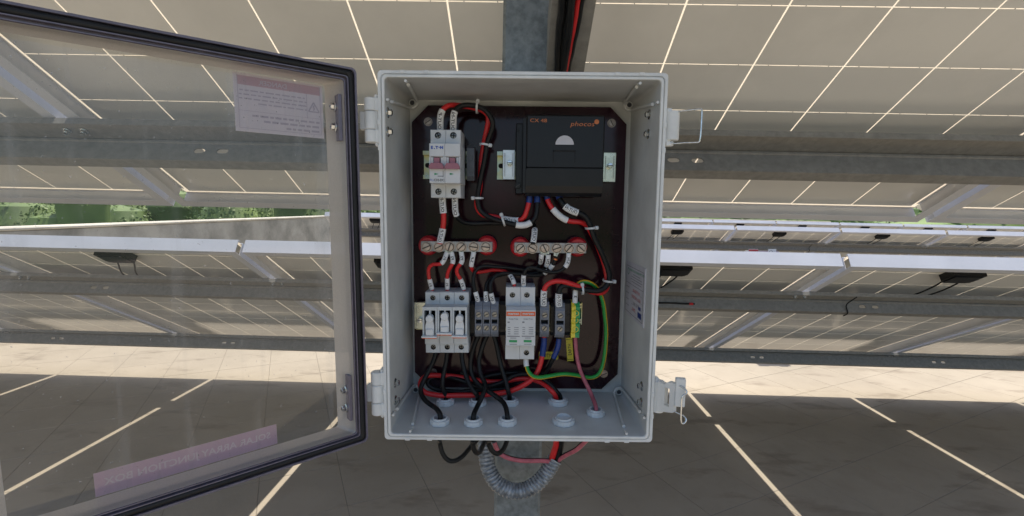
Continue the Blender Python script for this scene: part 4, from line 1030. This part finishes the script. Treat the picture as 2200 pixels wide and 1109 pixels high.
# ------------------------------------------------------------------ fuse holders
YU, YM = .568, .548
for k, (xa, xb, lipy, lab) in enumerate(((914, 945, 722, 'left fuse holder of three, its drawer lip lowest'), (945, 976, 715, 'middle fuse holder of three, drawer sitting highest'), (976, 1007, 721, 'right fuse holder of three beside the black spacer'))):
    o = P((xa+xb)/2, 758, YU); f = Fr(o); t = thing('fuse_holder', lab, 'fuse holder', o, 'row of three fuse holders')
    x0, x1 = f.L(xa, 690, YU).x+.0001, f.L(xb, 690, YU).x-.0001; yU = f.L(xa, 690, YU).y; yM = f.L(xa, 690, YM).y
    zU1, zU0 = f.L(xa, 628, YU).z, f.L(xa, 655, YU).z; zB1, zB0 = f.L(xa, 736, YU).z, f.L(xa, 758, YU).z
    s1 = f.L((930, 961, 992)[k], 640, YU); s2 = f.L((931, 961, 991)[k], 746, YU); mb = MB()
    holed_block(mb, x0, x1, zU0, zU1, yU, yU+.034, [(s1.x, s1.z, .0033)]); holed_block(mb, x0, x1, zB0, zB1, yU, yU+.034, [(s2.x, s2.z, .0033)])
    zM1, zM0 = zU0+.001, zB1-.0005; cx = (x0+x1)/2; tw = .0022
    zw1 = f.L(xa, 667, YM).z; zs = f.L(xa, 727, YM).z
    mb.prism([(yU+.001, zM1), (yM, zw1+.004), (yM, zw1), (yU+.03, zw1), (yU+.03, zM1)], 'x', x0+.0001, x1-.0001)
    mb.box(x0+.0001, x0+tw, yM+.0004, yU+.03, zs, zw1, 0); mb.box(x1-tw, x1-.0001, yM+.0004, yU+.03, zs, zw1, 0)
    mb.box(x0+tw, x1-tw, yU+.010, yU+.012, zs, zw1, 1)
    mb.box(x0+.0001, x1-.0001, yU-.006, yU+.03, zM0, zs, 0, .0006)
    mb.build('body', ['fuse', 'void'], t)
    term_screw(t, s1.x, yU, s1.z, .0032, .5+k); term_screw(t, s2.x, yU, s2.z, .0032, .9+k)
    # drawer
    zl = f.L(xa, lipy, YM).z; kx = cx; kz = f.L(xa, 684 if k != 1 else 679, YM).z; mb = MB()
    mb.prism([(kx-.0032, kz), (kx+.0032, kz), (kx+.0052, kz-.0095), (kx+.0052, zl+.001), (kx-.0052, zl+.001), (kx-.0052, kz-.0095)], 'y', yM-.001, yM+.012, 0)
    mb.box(kx-.0048, kx+.0048, yM-.003, yM-.001, zl+.001, kz-.0125, 0, .0008)
    mb.lathe([(.0046, 0), (.0046, .007), (.0040, .0082), (0, .0086)], (kx, yM+.004, kz), (0, -1, 0), 22, 0, True)
    mb.box(kx-.0008, kx+.0008, yM+.001, yM+.01, kz+.004, kz+.0095, 0)
    mb.box(x0-.0004, x1+.0002, yM-.0055, yM+.006, zl-.001, zl+.0008, 0, .0003); mb.box(x0+.0003, x1-.0003, yM-.0045, yM+.006, zl-.0021, zl-.0011, 1)
    smooth_angle(mb.build('fuse_drawer', ['white', 'orange'], t), 40)
# ------------------------------------------------------------------ grey terminals
def terminal(xa, xb, ya, yb, label, group, Yt=.566):
    o = P((xa+xb)/2, yb, Yt); f = Fr(o); t = thing('terminal_block', label, 'terminal block', o, group)
    x0, x1, z0, z1, y = f.rect(xa, ya, xb, yb, Yt); h = z1-z0; D = .03; x0 += .0001; x1 -= .0001; mb = MB()
    yb_ = YP-.009-Yt+y
    ms_, me_ = z0+h*.40, z0+h*.52
    # two humps and a marker well between them
    mb.prism([(y+.006, z1), (y+.0015, z1-h*.13), (y, z1-h*.2), (y, me_), (yb_, me_), (yb_, z1)], 'x', x0, x1)
    mb.prism([(y, ms_), (y, z0+h*.17), (y+.0015, z0+h*.10), (y+.006, z0), (yb_, z0), (yb_, ms_)], 'x', x0, x1)
    mb.box(x0, x0+.0012, y+.0002, yb_, ms_, me_, 0); mb.box(x1-.0012, x1, y+.0002, yb_, ms_, me_, 0); mb.box(x0+.0012, x1-.0012, y+.007, yb_, ms_, me_, 1)
    mb.box(x0+.0006, x1-.0006, y+.0008, y+.0022, z1-h*.135, z1-h*.115, 0); mb.build('body', ['tgrey', 'void'], t)
    for zc, a in ((z0+h*.66, .4), (z0+h*.28, .9)):
        r = min(.0034, (x1-x0)*.38); mb = MB(); mb.lathe([(r*1.18, 0), (r*1.1, .0006), (r, .0006), (r*.9, .0002), (0, .0002)], ((x0+x1)/2, y, zc), (0, -1, 0), 18, [0, 0, 1, 1], True)
        c_, s_ = math.cos(a), math.sin(a); L_, w2 = r*.85, r*.14; X_ = (x0+x1)/2
        mb.add([(X_+c_*L_-s_*w2, y-.0007, zc+s_*L_+c_*w2), (X_-c_*L_-s_*w2, y-.0007, zc-s_*L_+c_*w2), (X_-c_*L_+s_*w2, y-.0007, zc-s_*L_-c_*w2), (X_+c_*L_+s_*w2, y-.0007, zc+s_*L_-c_*w2)], [(0, 1, 2, 3)], 2)
        mb.build('clamp_screw', ['tgrey', 'steel', 'void'], t)
terminal(1020, 1036.5, 650, 726, 'grey terminal block under sleeve N1, nearest the fuse holders', 'three grey terminals beside the fuse holders')
terminal(1037, 1053.5, 650, 726, 'middle grey terminal block under sleeve N2', 'three grey terminals beside the fuse holders')
terminal(1054, 1071, 650, 726, 'grey terminal block under sleeve N3, right of its two neighbours', 'three grey terminals beside the fuse holders')
terminal(1160, 1180, 651, 727, 'wide grey output terminal under the red cable sleeve OUT-P', 'two output terminals')
terminal(1193, 1213.5, 653, 728, 'wide grey output terminal under the black cable sleeve OUT-N', 'two output terminals')
# earth terminal
Ye = .572; o = P(1238, 727, Ye); f = Fr(o); t = thing('earth_terminal', 'green and yellow earth terminal at the right end of the lower rail', 'earth terminal', o)
x0, x1, z0, z1, y = f.rect(1228, 652, 1246, 727, Ye); h = z1-z0; xm = x0+(x1-x0)*.5
for a, b, mt in ((x0, xm-.00005, 'yterm'), (xm+.00005, x1, 'gterm')):
    mb = MB(); n_ = 26; xx = b if mt == 'yterm' else a
    mb.prism([(y+.007, z1), (y+.002, z1-h*.12), (y+.002, z1-h*.2), (y, z1-h*.24), (y, z1-h*.42), (y+.003, z1-h*.46), (y+.003, z1-h*.56), (y, z1-h*.6), (y, z0+h*.18), (y+.003, z0+h*.12), (y+.003, z0), (y+.026, z0), (y+.026, z1)], 'x', a, b)
    mb.build('terminal_half', [mt], t)
mb = MB()
for k, zc in enumerate((.72, .5, .26)): mb.lathe([(.0036, -.0001), (.0036, .001), (.0028, .001), (.0026, -.002), (0, -.002)], (xm, y+(.003 if k == 1 else 0), z0+h*zc), (0, -1, 0), 16, [0, 0, 1, 2], True)
mb.build('clamp_screws', ['yterm', 'brass', 'void'], t)
mb = MB()
for zc in (.9, .82, .45, .38): mb.box(x1+.0002, x1+.0035, y+.014, y+.024, z0+h*(zc-.03), z0+h*(zc+.03), 0, .0003)
mb.box(x1+.0036, x1+.005, y+.016, y+.024, z0+h*.3, z0+h*.95, 0, .0003); mb.build('rail_foot', ['brass'], t)
# ------------------------------------------------------------------ surge protector
YSu, YSm = .568, .548; o = P(1117, 772, YSu); f = Fr(o)
sp = thing('surge_protector', 'white two pole surge protector with orange bands and green indicators', 'surge protector', o)
for k in range(2):
    xa, xb = (1086, 1117.5) if k == 0 else (1117.5, 1149)
    x0, x1 = f.L(xa, 690, YSu).x+.0001, f.L(xb, 690, YSu).x-.0001; yU = f.L(xa, 690, YSu).y; yM = f.L(xa, 700, YSm).y
    zz = [f.L(xa, q, YSu).z for q in (617, 657, 744, 772)]; s1 = f.L((1101, 1132)[k], 634, YSu); mb = MB()
    holed_block(mb, x0, x1, zz[1]-.001, zz[0], yU, yU+.034, [(s1.x, s1.z, .0034)])
    mb.build('upper_housing', ['ivory'], sp); mb = MB()
    if k == 0: holed_block(mb, x0, x1, zz[3], zz[2]+.001, yU, yU+.034, [])
    else:
        s2 = f.L(1131, 758, YSu); holed_block(mb, x0, x1, zz[3], zz[2]+.001, yU, yU+.034, [(s2.x, s2.z, .0034)]); term_screw(sp, s2.x, yU, s2.z, .0033, .7)
    mb.build('lower_housing', ['ivory'], sp); term_screw(sp, s1.x, yU, s1.z, .0033, .3+k)
    mb = MB(); m0, m1 = f.L(xa, 667, YSm), f.L(xb, 743, YSm); X0_, X1_ = f.L(xa+1, 700, YSm).x+.0001, f.L(xb+1.5, 700, YSm).x-.0001
    mb.prism([(yU-.001, f.L(xa, 656, YSu).z), (yM+.006, m0.z+.003), (yM, m0.z), (yM, m1.z), (yU-.001, m1.z), (yU-.001, m1.z-.0001)], 'x', X0_, X1_, 0)
    yy = yM-.0002; cx = (X0_+X1_)/2; zr = lambda q: f.L(xa, q, YSm).z
    def Rr(u0, q0, u1, q1, m, dy=0): mb.add([(X0_+(X1_-X0_)*u0, yy-dy, zr(q1)), (X0_+(X1_-X0_)*u1, yy-dy, zr(q1)), (X0_+(X1_-X0_)*u1, yy-dy, zr(q0)), (X0_+(X1_-X0_)*u0, yy-dy, zr(q0))], [(0, 1, 2, 3)], m)
    Rr(.02, 669.5, .98, 679, 1); zc = zr(674.3); mb.text('mersen', .0021, lambda a, b: (cx+a, yy-.0002, zc+b), 0, .03, 1.15)
    zc2 = zr(685.5); mb.text('Surge-Trap', .0023, lambda a, b: (cx+a, yy-.0001, zc2+b), 2, .01, 1.0)
    Rr(.1, 691, .25, 694, 4)
    for q in (703, 707.5, 712, 716.5): Rr(.12, q, .3, q+1.4, 4); Rr(.55, q, .86, q+1.4, 4)
    Rr(.08, 721.5, .94, 723.5, 4); Rr(.3, 725.5, .7, 727, 4); Rr(.22, 730.5, .76, 735.5, 3); Rr(.25, 739, .75, 740.3, 4)
    mb.build('plug_in_module', ['ivory', 'orange', 'greyink', 'gterm', 'greyink'], sp)

# ------------------------------------------------------------------ cables
R6, R4, R25 = .0031, .0029, .0023
cable('power_cable', 'red cable arching from breaker top left across to the charge controller', [(946, 284, .572), (946, 255, .568), (950, 238, .568), (964, 227, .572), (990, 227, .582), (1018, 232, .585), (1040, 240, .583), (1050, 253, .582), (1046, 280, .584), (1038, 320, .590), (1032, 360, .591), (1031, 400, .593), (1023, 440, .592), (1035, 460, .590), (1062, 465, .588), (1090, 472, .588), (1112, 474, .586), (1126, 468, .583), (1134, 447, .582), (1138, 424, .582), (1138, 412, .582)], R6, 'redw', sleeves=[(0.0, .085, 'OUT-P', 1), (.795, .865, 'OUT-P', 1), (.955, .995, '', 1, 'bluew')])
cable('power_cable', 'black cable arching from breaker top right across to the charge controller', [(974, 284, .572), (974, 255, .568), (978, 238, .568), (992, 227, .570), (1018, 228, .570), (1042, 237, .570), (1058, 258, .571), (1058, 275, .574), (1049, 300, .578), (1042, 340, .580), (1034, 380, .582), (1026, 420, .582), (1030, 450, .582), (1050, 466, .582), (1080, 477, .578), (1108, 484, .577), (1132, 483, .577), (1149, 470, .578), (1154, 447, .580), (1154, 424, .582), (1154, 412, .582)], R6, 'blackw', sleeves=[(0.0, .08, 'OUT-N', 1), (.80, .865, '', 1), (.955, .995, '', 1, 'bluew')])
cable('power_cable', 'short red cable from breaker bottom left down to the left busbar', [(950, 420, .572), (951, 445, .572), (953, 468, .573), (952, 492, .574), (947, 512, .573), (945, 524, .573)], .0033, 'redw', sleeves=[(.02, .36, 'OUT-P', -1), (.68, .98, 'OUT-P', -1)])
cable('power_cable', 'black cable from breaker bottom right looping along to the right busbar', [(977, 420, .572), (978, 445, .572), (980, 460, .574), (990, 474, .580), (1010, 480, .588), (1050, 480, .592), (1090, 479, .594), (1130, 476, .596), (1144, 479, .592), (1149, 490, .586), (1148, 508, .576), (1145, 524, .573)], R4, 'blackw', sleeves=[(.01, .155, 'OUT-N', -1), (.87, .99, 'OUT-N', -1)])
cable('power_cable', 'red cable from controller curving right and round to output terminal OUT-P', [(1174, 412, .582), (1175, 424, .582), (1182, 442, .580), (1200, 462, .578), (1222, 475, .579), (1247, 478, .582), (1262, 487, .587), (1274, 508, .588), (1290, 545, .590), (1300, 575, .590), (1303, 600, .588), (1305, 620, .585), (1292, 631, .580), (1268, 627, .576), (1240, 614, .572), (1208, 605, .568), (1184, 606, .566), (1171, 617, .567), (1168, 635, .568), (1168, 656, .570)], R6, 'redw', sleeves=[(.0, .035, '', 1, 'bluew'), (.085, .17, '', 1), (.93, 1, 'OUT-P', -1)])
cable('power_cable', 'black cable from controller curving right and round to output terminal OUT-N', [(1198, 412, .582), (1201, 424, .580), (1213, 442, .576), (1232, 454, .574), (1252, 460, .574), (1264, 474, .575), (1272, 496, .576), (1280, 520, .577), (1295, 552, .578), (1306, 578, .578), (1310, 598, .577), (1304, 615, .575), (1288, 625, .574), (1262, 624, .573), (1236, 616, .572), (1214, 612, .571), (1203, 618, .570), (1200, 635, .570), (1201, 658, .571)], .0034, 'blackw', sleeves=[(.0, .04, '', 1, 'bluew'), (.092, .17, 'OUT-N', -1), (.93, 1, 'OUT-N', -1)])
cable('branch_cable', 'red wire with sleeve P1 bending left from busbar to left fuse holder', [(960, 543, .574), (953, 562, .572), (944, 568, .572), (930, 568, .574), (921, 577, .576), (921, 592, .577), (926, 612, .578), (929, 624, .580)], R25, 'redw', sleeves=[(.0, .24, 'P1', -1), (.76, .97, 'P1', -1)])
cable('branch_cable', 'red wire with sleeve P2 between busbar and middle fuse holder', [(970, 543, .574), (974, 562, .572), (968, 573, .572), (962, 586, .575), (961, 600, .577), (961, 624, .580)], R25, 'redw', sleeves=[(.0, .27, 'P2', -1), (.68, .96, 'P2', -1)])
cable('branch_cable', 'red wire with sleeve P3 curving between busbar and right fuse holder', [(991, 543, .574), (994, 562, .572), (984, 573, .572), (980, 585, .574), (987, 596, .576), (993, 608, .578), (997, 624, .580)], R25, 'redw', sleeves=[(.0, .27, 'P3', -1), (.70, .97, 'P3', -1)])
cable('branch_cable', 'red wire with sleeve S-P running from left busbar across to surge protector', [(1018, 542, .574), (1014, 562, .573), (1012, 574, .576), (1020, 585, .586), (1040, 583, .592), (1062, 580, .596), (1085, 583, .594), (1096, 592, .586), (1103, 603, .577), (1106, 620, .575)], R25, 'redw', sleeves=[(.0, .17, 'S-P', -1), (.80, .95, 'S-P', -1)])
cable('branch_cable', 'black wire with sleeve N1 looping from first grey terminal to right busbar', [(1029, 655, .575), (1024, 636, .574), (1018, 616, .575), (1018, 592, .577), (1027, 576, .579), (1045, 571, .582), (1080, 574, .588), (1110, 578, .592), (1140, 580, .596), (1158, 572, .590), (1163, 556, .577), (1163, 546, .575)], R25, 'blackw', sleeves=[(.01, .11, 'N1', -1), (.90, 1, 'N1', -1)])
cable('branch_cable', 'black wire with sleeve N2 from middle grey terminal to right busbar', [(1045, 655, .575), (1044, 636, .574), (1044, 616, .578), (1051, 600, .584), (1070, 592, .590), (1105, 586, .596), (1140, 588, .598), (1165, 582, .592), (1176, 566, .578), (1178, 547, .575)], R25, 'blackw', sleeves=[(.01, .12, 'N2', -1), (.88, 1, 'N2', -1)])
cable('branch_cable', 'black wire with sleeve N3 and bare copper end at right busbar', [(1061, 653, .573), (1056, 636, .571), (1053, 614, .572), (1060, 596, .576), (1078, 588, .582), (1110, 588, .588), (1140, 592, .590), (1165, 590, .586), (1180, 580, .581), (1190, 566, .577), (1194, 555, .576)], R25, 'blackw', sleeves=[(.01, .11, 'N3', -1), (.80, .85, '', 1), (.88, .93, '', 1), (.985, 1.0, '', 1, 'copper')])
cable('branch_cable', 'black wire with sleeve S-N curving from right busbar to surge protector', [(1222, 545, .574), (1220, 563, .572), (1212, 577, .572), (1192, 586, .571), (1168, 582, .570), (1148, 574, .570), (1134, 575, .571), (1127, 586, .571), (1124, 602, .572), (1126, 618, .576)], R25, 'blackw', sleeves=[(.0, .19, 'S-N', -1), (.82, .97, 'S-N', -1)])
gy = [(1130, 770, .578), (1131, 788, .574), (1140, 806, .570), (1158, 812, .568), (1180, 808, .570), (1210, 803, .574), (1242, 806, .580), (1268, 812, .584), (1286, 804, .586), (1295, 784, .588), (1301, 745, .590), (1302, 700, .590), (1297, 655, .588), (1284, 622, .585), (1268, 608, .583), (1254, 605, .583), (1241, 611, .582), (1236, 625, .580), (1235, 656, .578)]
cable('earth_cable', 'green and yellow earth wire swinging round from surge protector to earth terminal', gy, .0026, 'greenw', stripe=(28, 150, 'yelloww'), sleeves=[(.0, .035, '', 1, 'white'), (.935, .99, 'E', 1)])
W5 = [w for *_, w in glc]
def down(w, dz): return V((w.x, w.y, w.z+dz))
fp = lambda i, dx=0, dy=0: [V((W5[i].x+dx, W5[i].y+dy+.001, W5[i].z+.001)), V((W5[i].x+dx, W5[i].y+dy, W5[i].z-.014)), V((W5[i].x+dx, W5[i].y+dy, W5[i].z-.03))]
cable('earth_cable', 'faded pink cable from earth terminal down to the rightmost gland', [(1236, 722, .585), (1237, 745, .585), (1243, 785, .582), (1258, 822, .578), (1271, 850, .570)]+fp(4), .0027, 'blackw', stripe=(-62, 62, 'pinkw'))
cable('output_cable', 'red cable with blue sleeve below OUT-P looping along the box floor', [(1169, 722, .585), (1168, 745, .583), (1164, 772, .580), (1157, 796, .578), (1140, 818, .576), (1105, 838, .576), (1060, 847, .578), (1000, 849, .578), (940, 849, .576), (912, 843, .575), (902, 828, .578), (908, 812, .586), (930, 806, .594), (965, 807, .598), (1000, 812, .598), (1040, 820, .598), (1075, 820, .598), (1110, 814, .597), (1145, 815, .592), (1168, 825, .586), (1186, 842, .575)]+fp(8, -.003, 0), .0033, 'redw', sleeves=[(.005, .058, '', 1, 'bluew')])
cable('output_cable', 'black cable with blue sleeve below OUT-N crossing behind the earth wire', [(1201, 724, .585), (1199, 745, .584), (1190, 768, .586), (1176, 792, .592), (1160, 808, .596), (1130, 812, .600), (1090, 820, .598), (1060, 832, .594), (1020, 842, .590), (960, 840, .590), (928, 834, .588), (918, 824, .590), (926, 813, .594), (955, 808, .597), (990, 816, .594), (1030, 832, .590), (1075, 822, .590), (1110, 806, .594), (1150, 806, .588), (1180, 822, .582), (1194, 842, .577)]+fp(8, .003, .002), .0030, 'blackw', sleeves=[(.005, .065, '', 1, 'bluew')])
ip = [('black cable with thin red line from left fuse holder to front left gland', [(937, 752, .583), (934, 768, .582), (924, 792, .580), (910, 818, .574), (903, 840, .566), (912, 860, .556), (930, 873, .549)], 0, (100, 150)),
      ('black cable from middle fuse holder straight down to rear left gland', [(961, 752, .583), (959, 775, .582), (953, 805, .579), (950, 830, .574)], 5, None),
      ('black cable from right fuse holder slanting to the second rear gland', [(992, 752, .583), (993, 775, .580), (1000, 805, .575), (1013, 832, .567), (1023, 846, .562)], 6, (120, 160)),
      ('black cable from terminal N1 crossing over to the third front gland', [(1028, 722, .585), (1018, 745, .585), (1011, 775, .584), (1014, 805, .580), (1030, 828, .572), (1055, 845, .560), (1080, 864, .548)], 2, None),
      ('black cable from terminal N2 bending back to the second front gland', [(1046, 722, .585), (1036, 745, .584), (1029, 775, .582), (1033, 805, .576), (1043, 828, .566), (1038, 850, .556), (1026, 872, .546)], 1, None),
      ('black cable from terminal N3 running down to the third rear gland', [(1062, 722, .585), (1068, 745, .583), (1077, 785, .579), (1087, 820, .573), (1092, 842, .568)], 7, None)]
for lab, pts, gi, st in ip: cable('input_cable', lab, pts+fp(gi), .0030, 'blackw', stripe=(st[0], st[1], 'redw') if st else None, group='incoming cables on the box floor')
cable('input_cable', 'slack black loop lying behind the others at bottom of plate', [(990, 800, .600), (1020, 815, .600), (1060, 806, .602), (1110, 800, .602), (1150, 806, .600), (1130, 826, .596), (1080, 836, .592), (1030, 838, .590), (985, 842, .590)], .0028, 'blackw')
def wire_reflection():  # uncalled: dark tube imitating the earth wire's reflection in the glossy plate
    cable('power_cable', 'dark cable lying flat on the plate at right between earth terminal and screw', [(1268, 640, .604), (1280, 670, .604), (1284, 710, .604), (1276, 745, .604), (1258, 764, .604), (1225, 766, .604), (1195, 760, .603)], .0024, 'blackw')
# cable ties
def tie(px, py, Y, ang, w, h, label, hd=1, tail=0):
    o = P(px, py, Y); root = thing('cable_tie', label, 'cable tie', o, None, (0, 0, 0)); mb = MB()
    T = Matrix.Rotation(ang, 4, 'Y'); n = 20
    lp = []
    for k in range(n): a = 2*math.pi*k/n; lp.append(T @ V((w*math.cos(a), h*math.sin(a), 0)))
    vs = []; 
    for k in range(n):
        a = 2*math.pi*k/n; d_ = V((math.cos(a)/w, math.sin(a)/h, 0)).normalized()
        for dz, dr in ((-.0012, 0), (.0012, 0), (.0012, .0009), (-.0012, .0009)): vs.append(T @ V((w*math.cos(a)+d_.x*dr, h*math.sin(a)+d_.y*dr, dz)))
    mb.add(vs, [(k*4+i, ((k+1) % n)*4+i, ((k+1) % n)*4+(i+1) % 4, k*4+(i+1) % 4) for k in range(n) for i in range(4)], 0)
    mb.build('strap', ['tie'], root); mb = MB(); mb.box(hd*w-.0022, hd*w+.0026, -h*.5-.0022, -h*.5+.0022, -.0022, .0022, 0, .0009, T); mb.build('tie_head', ['tie'], root)
tie(1026, 231, .577, math.pi/2+.1, .0062, .0115, 'white cable tie at the top of the breaker cable arch', -1)
tie(1042, 312, .583, .12, .0064, .0095, 'white cable tie half way down the arching pair of cables', 1)
tie(1027, 426, .586, -.02, .0062, .0080, 'white cable tie left of the controller with head pointing left', -1)
tie(1081, 473, .583, 1.25, .0072, .0100, 'white cable tie beside the blank sleeves under the controller', -1)
tie(1269, 490, .580, -.1, .0062, .0110, 'white cable tie right of the controller cables above the right busbar', 1)
tie(1307, 603, .581, 0.05, .0062, .0105, 'white cable tie at far right bend of the output cables', 1)
tie(1251, 621, .574, 1.45, .0062, .0070, 'white cable tie by the earth wire loop', -1)

# ------------------------------------------------------------------ below and above the box
cable('solar_cable', 'black cable with red line hanging in a loop below the box on the left', [V((W5[0].x, W5[0].y, W5[0].z-.03)), (944, 948, .56), (950, 972, .56), (962, 988, .56), (975, 991, .562), (992, 982, .57), (1010, 962, .585), (1024, 946, .60), (1040, 930, .62)], .0030, 'blackw', stripe=(100, 160, 'redw'), group='cables looping below the box')
cable('solar_cable', 'small brown black cable loop below the box beside the conduit mouth', [V((W5[1].x, W5[1].y, W5[1].z-.03)), (1016, 948, .55), (1017, 964, .55), (1023, 974, .555), (1030, 970, .565), (1040, 952, .58), (1046, 935, .60)], .0031, 'blackw', group='cables looping below the box')
cable('solar_cable', 'rounder brown black cable loop hanging in front of the post below the box', [V((W5[2].x-.016, W5[2].y, W5[2].z-.03)), (1048, 948, .55), (1053, 966, .55), (1066, 976, .553), (1080, 968, .56), (1089, 948, .568), (1092, 930, .575)], .0031, 'blackw', group='cables looping below the box')
cable('earth_cable', 'faded red cable sagging below the box across the post', [(1062, 950, .60), (1072, 972, .60), (1092, 984, .60), (1130, 990, .602), (1168, 989, .607), (1185, 992, .612)], .0033, 'blackw', stripe=(-75, 75, 'pinkw'))
cable('earth_cable', 'faded red cable curving from right gland into the conduit', [V((W5[4].x, W5[4].y, W5[4].z-.03)), (1255, 950, .575), (1238, 965, .585), (1215, 978, .60), (1198, 990, .612), (1186, 1004, .615)], .0033, 'blackw', stripe=(-95, 62, 'pinkw'))
cable('output_cable', 'thick red cable leaving the box bottom into the conduit', [V((W5[8].x-.003, W5[8].y, W5[8].z-.03)), (1196, 945, .60), (1192, 965, .607), (1186, 985, .612), (1180, 1002, .614)], .0044, 'redw')
cable('output_cable', 'thick black cable leaving the box bottom into the conduit', [V((W5[8].x+.006, W5[8].y, W5[8].z-.03)), (1207, 945, .60), (1203, 965, .607), (1197, 985, .612), (1190, 1002, .614)], .0044, 'blackw')
c = spline([P(*p) for p in ((1040, 925, .635), (1042, 950, .628), (1044, 978, .620), (1050, 1008, .612), (1068, 1038, .606), (1098, 1054, .603), (1130, 1052, .604), (1158, 1034, .608), (1178, 1010, .612), (1192, 986, .616))], .00042)
o = c[0].copy(); cd = thing('flexible_conduit', 'corrugated grey metal conduit curving in a U under the box', 'conduit', o, None, (0, 0, 0))
cc = [q-o for q in c]; dl = [0]
for i in range(1, len(cc)): dl.append(dl[-1]+(cc[i]-cc[i-1]).length)
mb = MB(); tube(mb, cc, lambda i:   .0094+.0016*(abs(math.sin(dl[i]*math.pi/.0050))**.7), 22, 0, None, False); mb.build('corrugated_tube', ['conduit'], cd)
# cables clipped under the rafter above the box
def TPp(px, py, n):          # point under the near row's slope plane, n below it
    d = ray(px, py); q = YAWM.to_3x3().inverted() @ d; k = (math.tan(TH)*D0-n/cT)/(q.z+math.tan(TH)*q.y); return V((d.x*k, d.y*k, d.z*k+H))
for lab, mt, pts, r in (('black cable running up under the rafter nearest the post', 'blackw', ((1207, 20), (1203, 57), (1198, 155), (1194, 200)), .0045),
                        ('second black cable running up under the rafter', 'blackw', ((1222, 20), (1216, 57), (1206, 155), (1202, 200)), .004),
                        ('red cable running up under the rafter beside black ones', 'redw', ((1240, 20), (1233, 57), (1217, 155), (1212, 200)), .0032),
                        ('thin black cable crossing to the red cable under the rafter', 'blackw', ((1248, 20), (1241, 57), (1231, 100), (1222, 150), (1216, 200)), .0028)):
    p0 = [TPp(px, py, .174) for px, py in pts]; d_ = (p0[0]-p0[1]); cable('solar_cable', lab, [p0[0]+d_*4]+p0, r, mt, group='cables under the rafter above the box')
cable('earth_cable', 'bunched black cables between the red cable and the post under rafter', [TPp(1230, -20, .178), TPp(1224, 57, .178), TPp(1211, 155, .178), TPp(1207, 200, .178)], .0042, 'blackw')
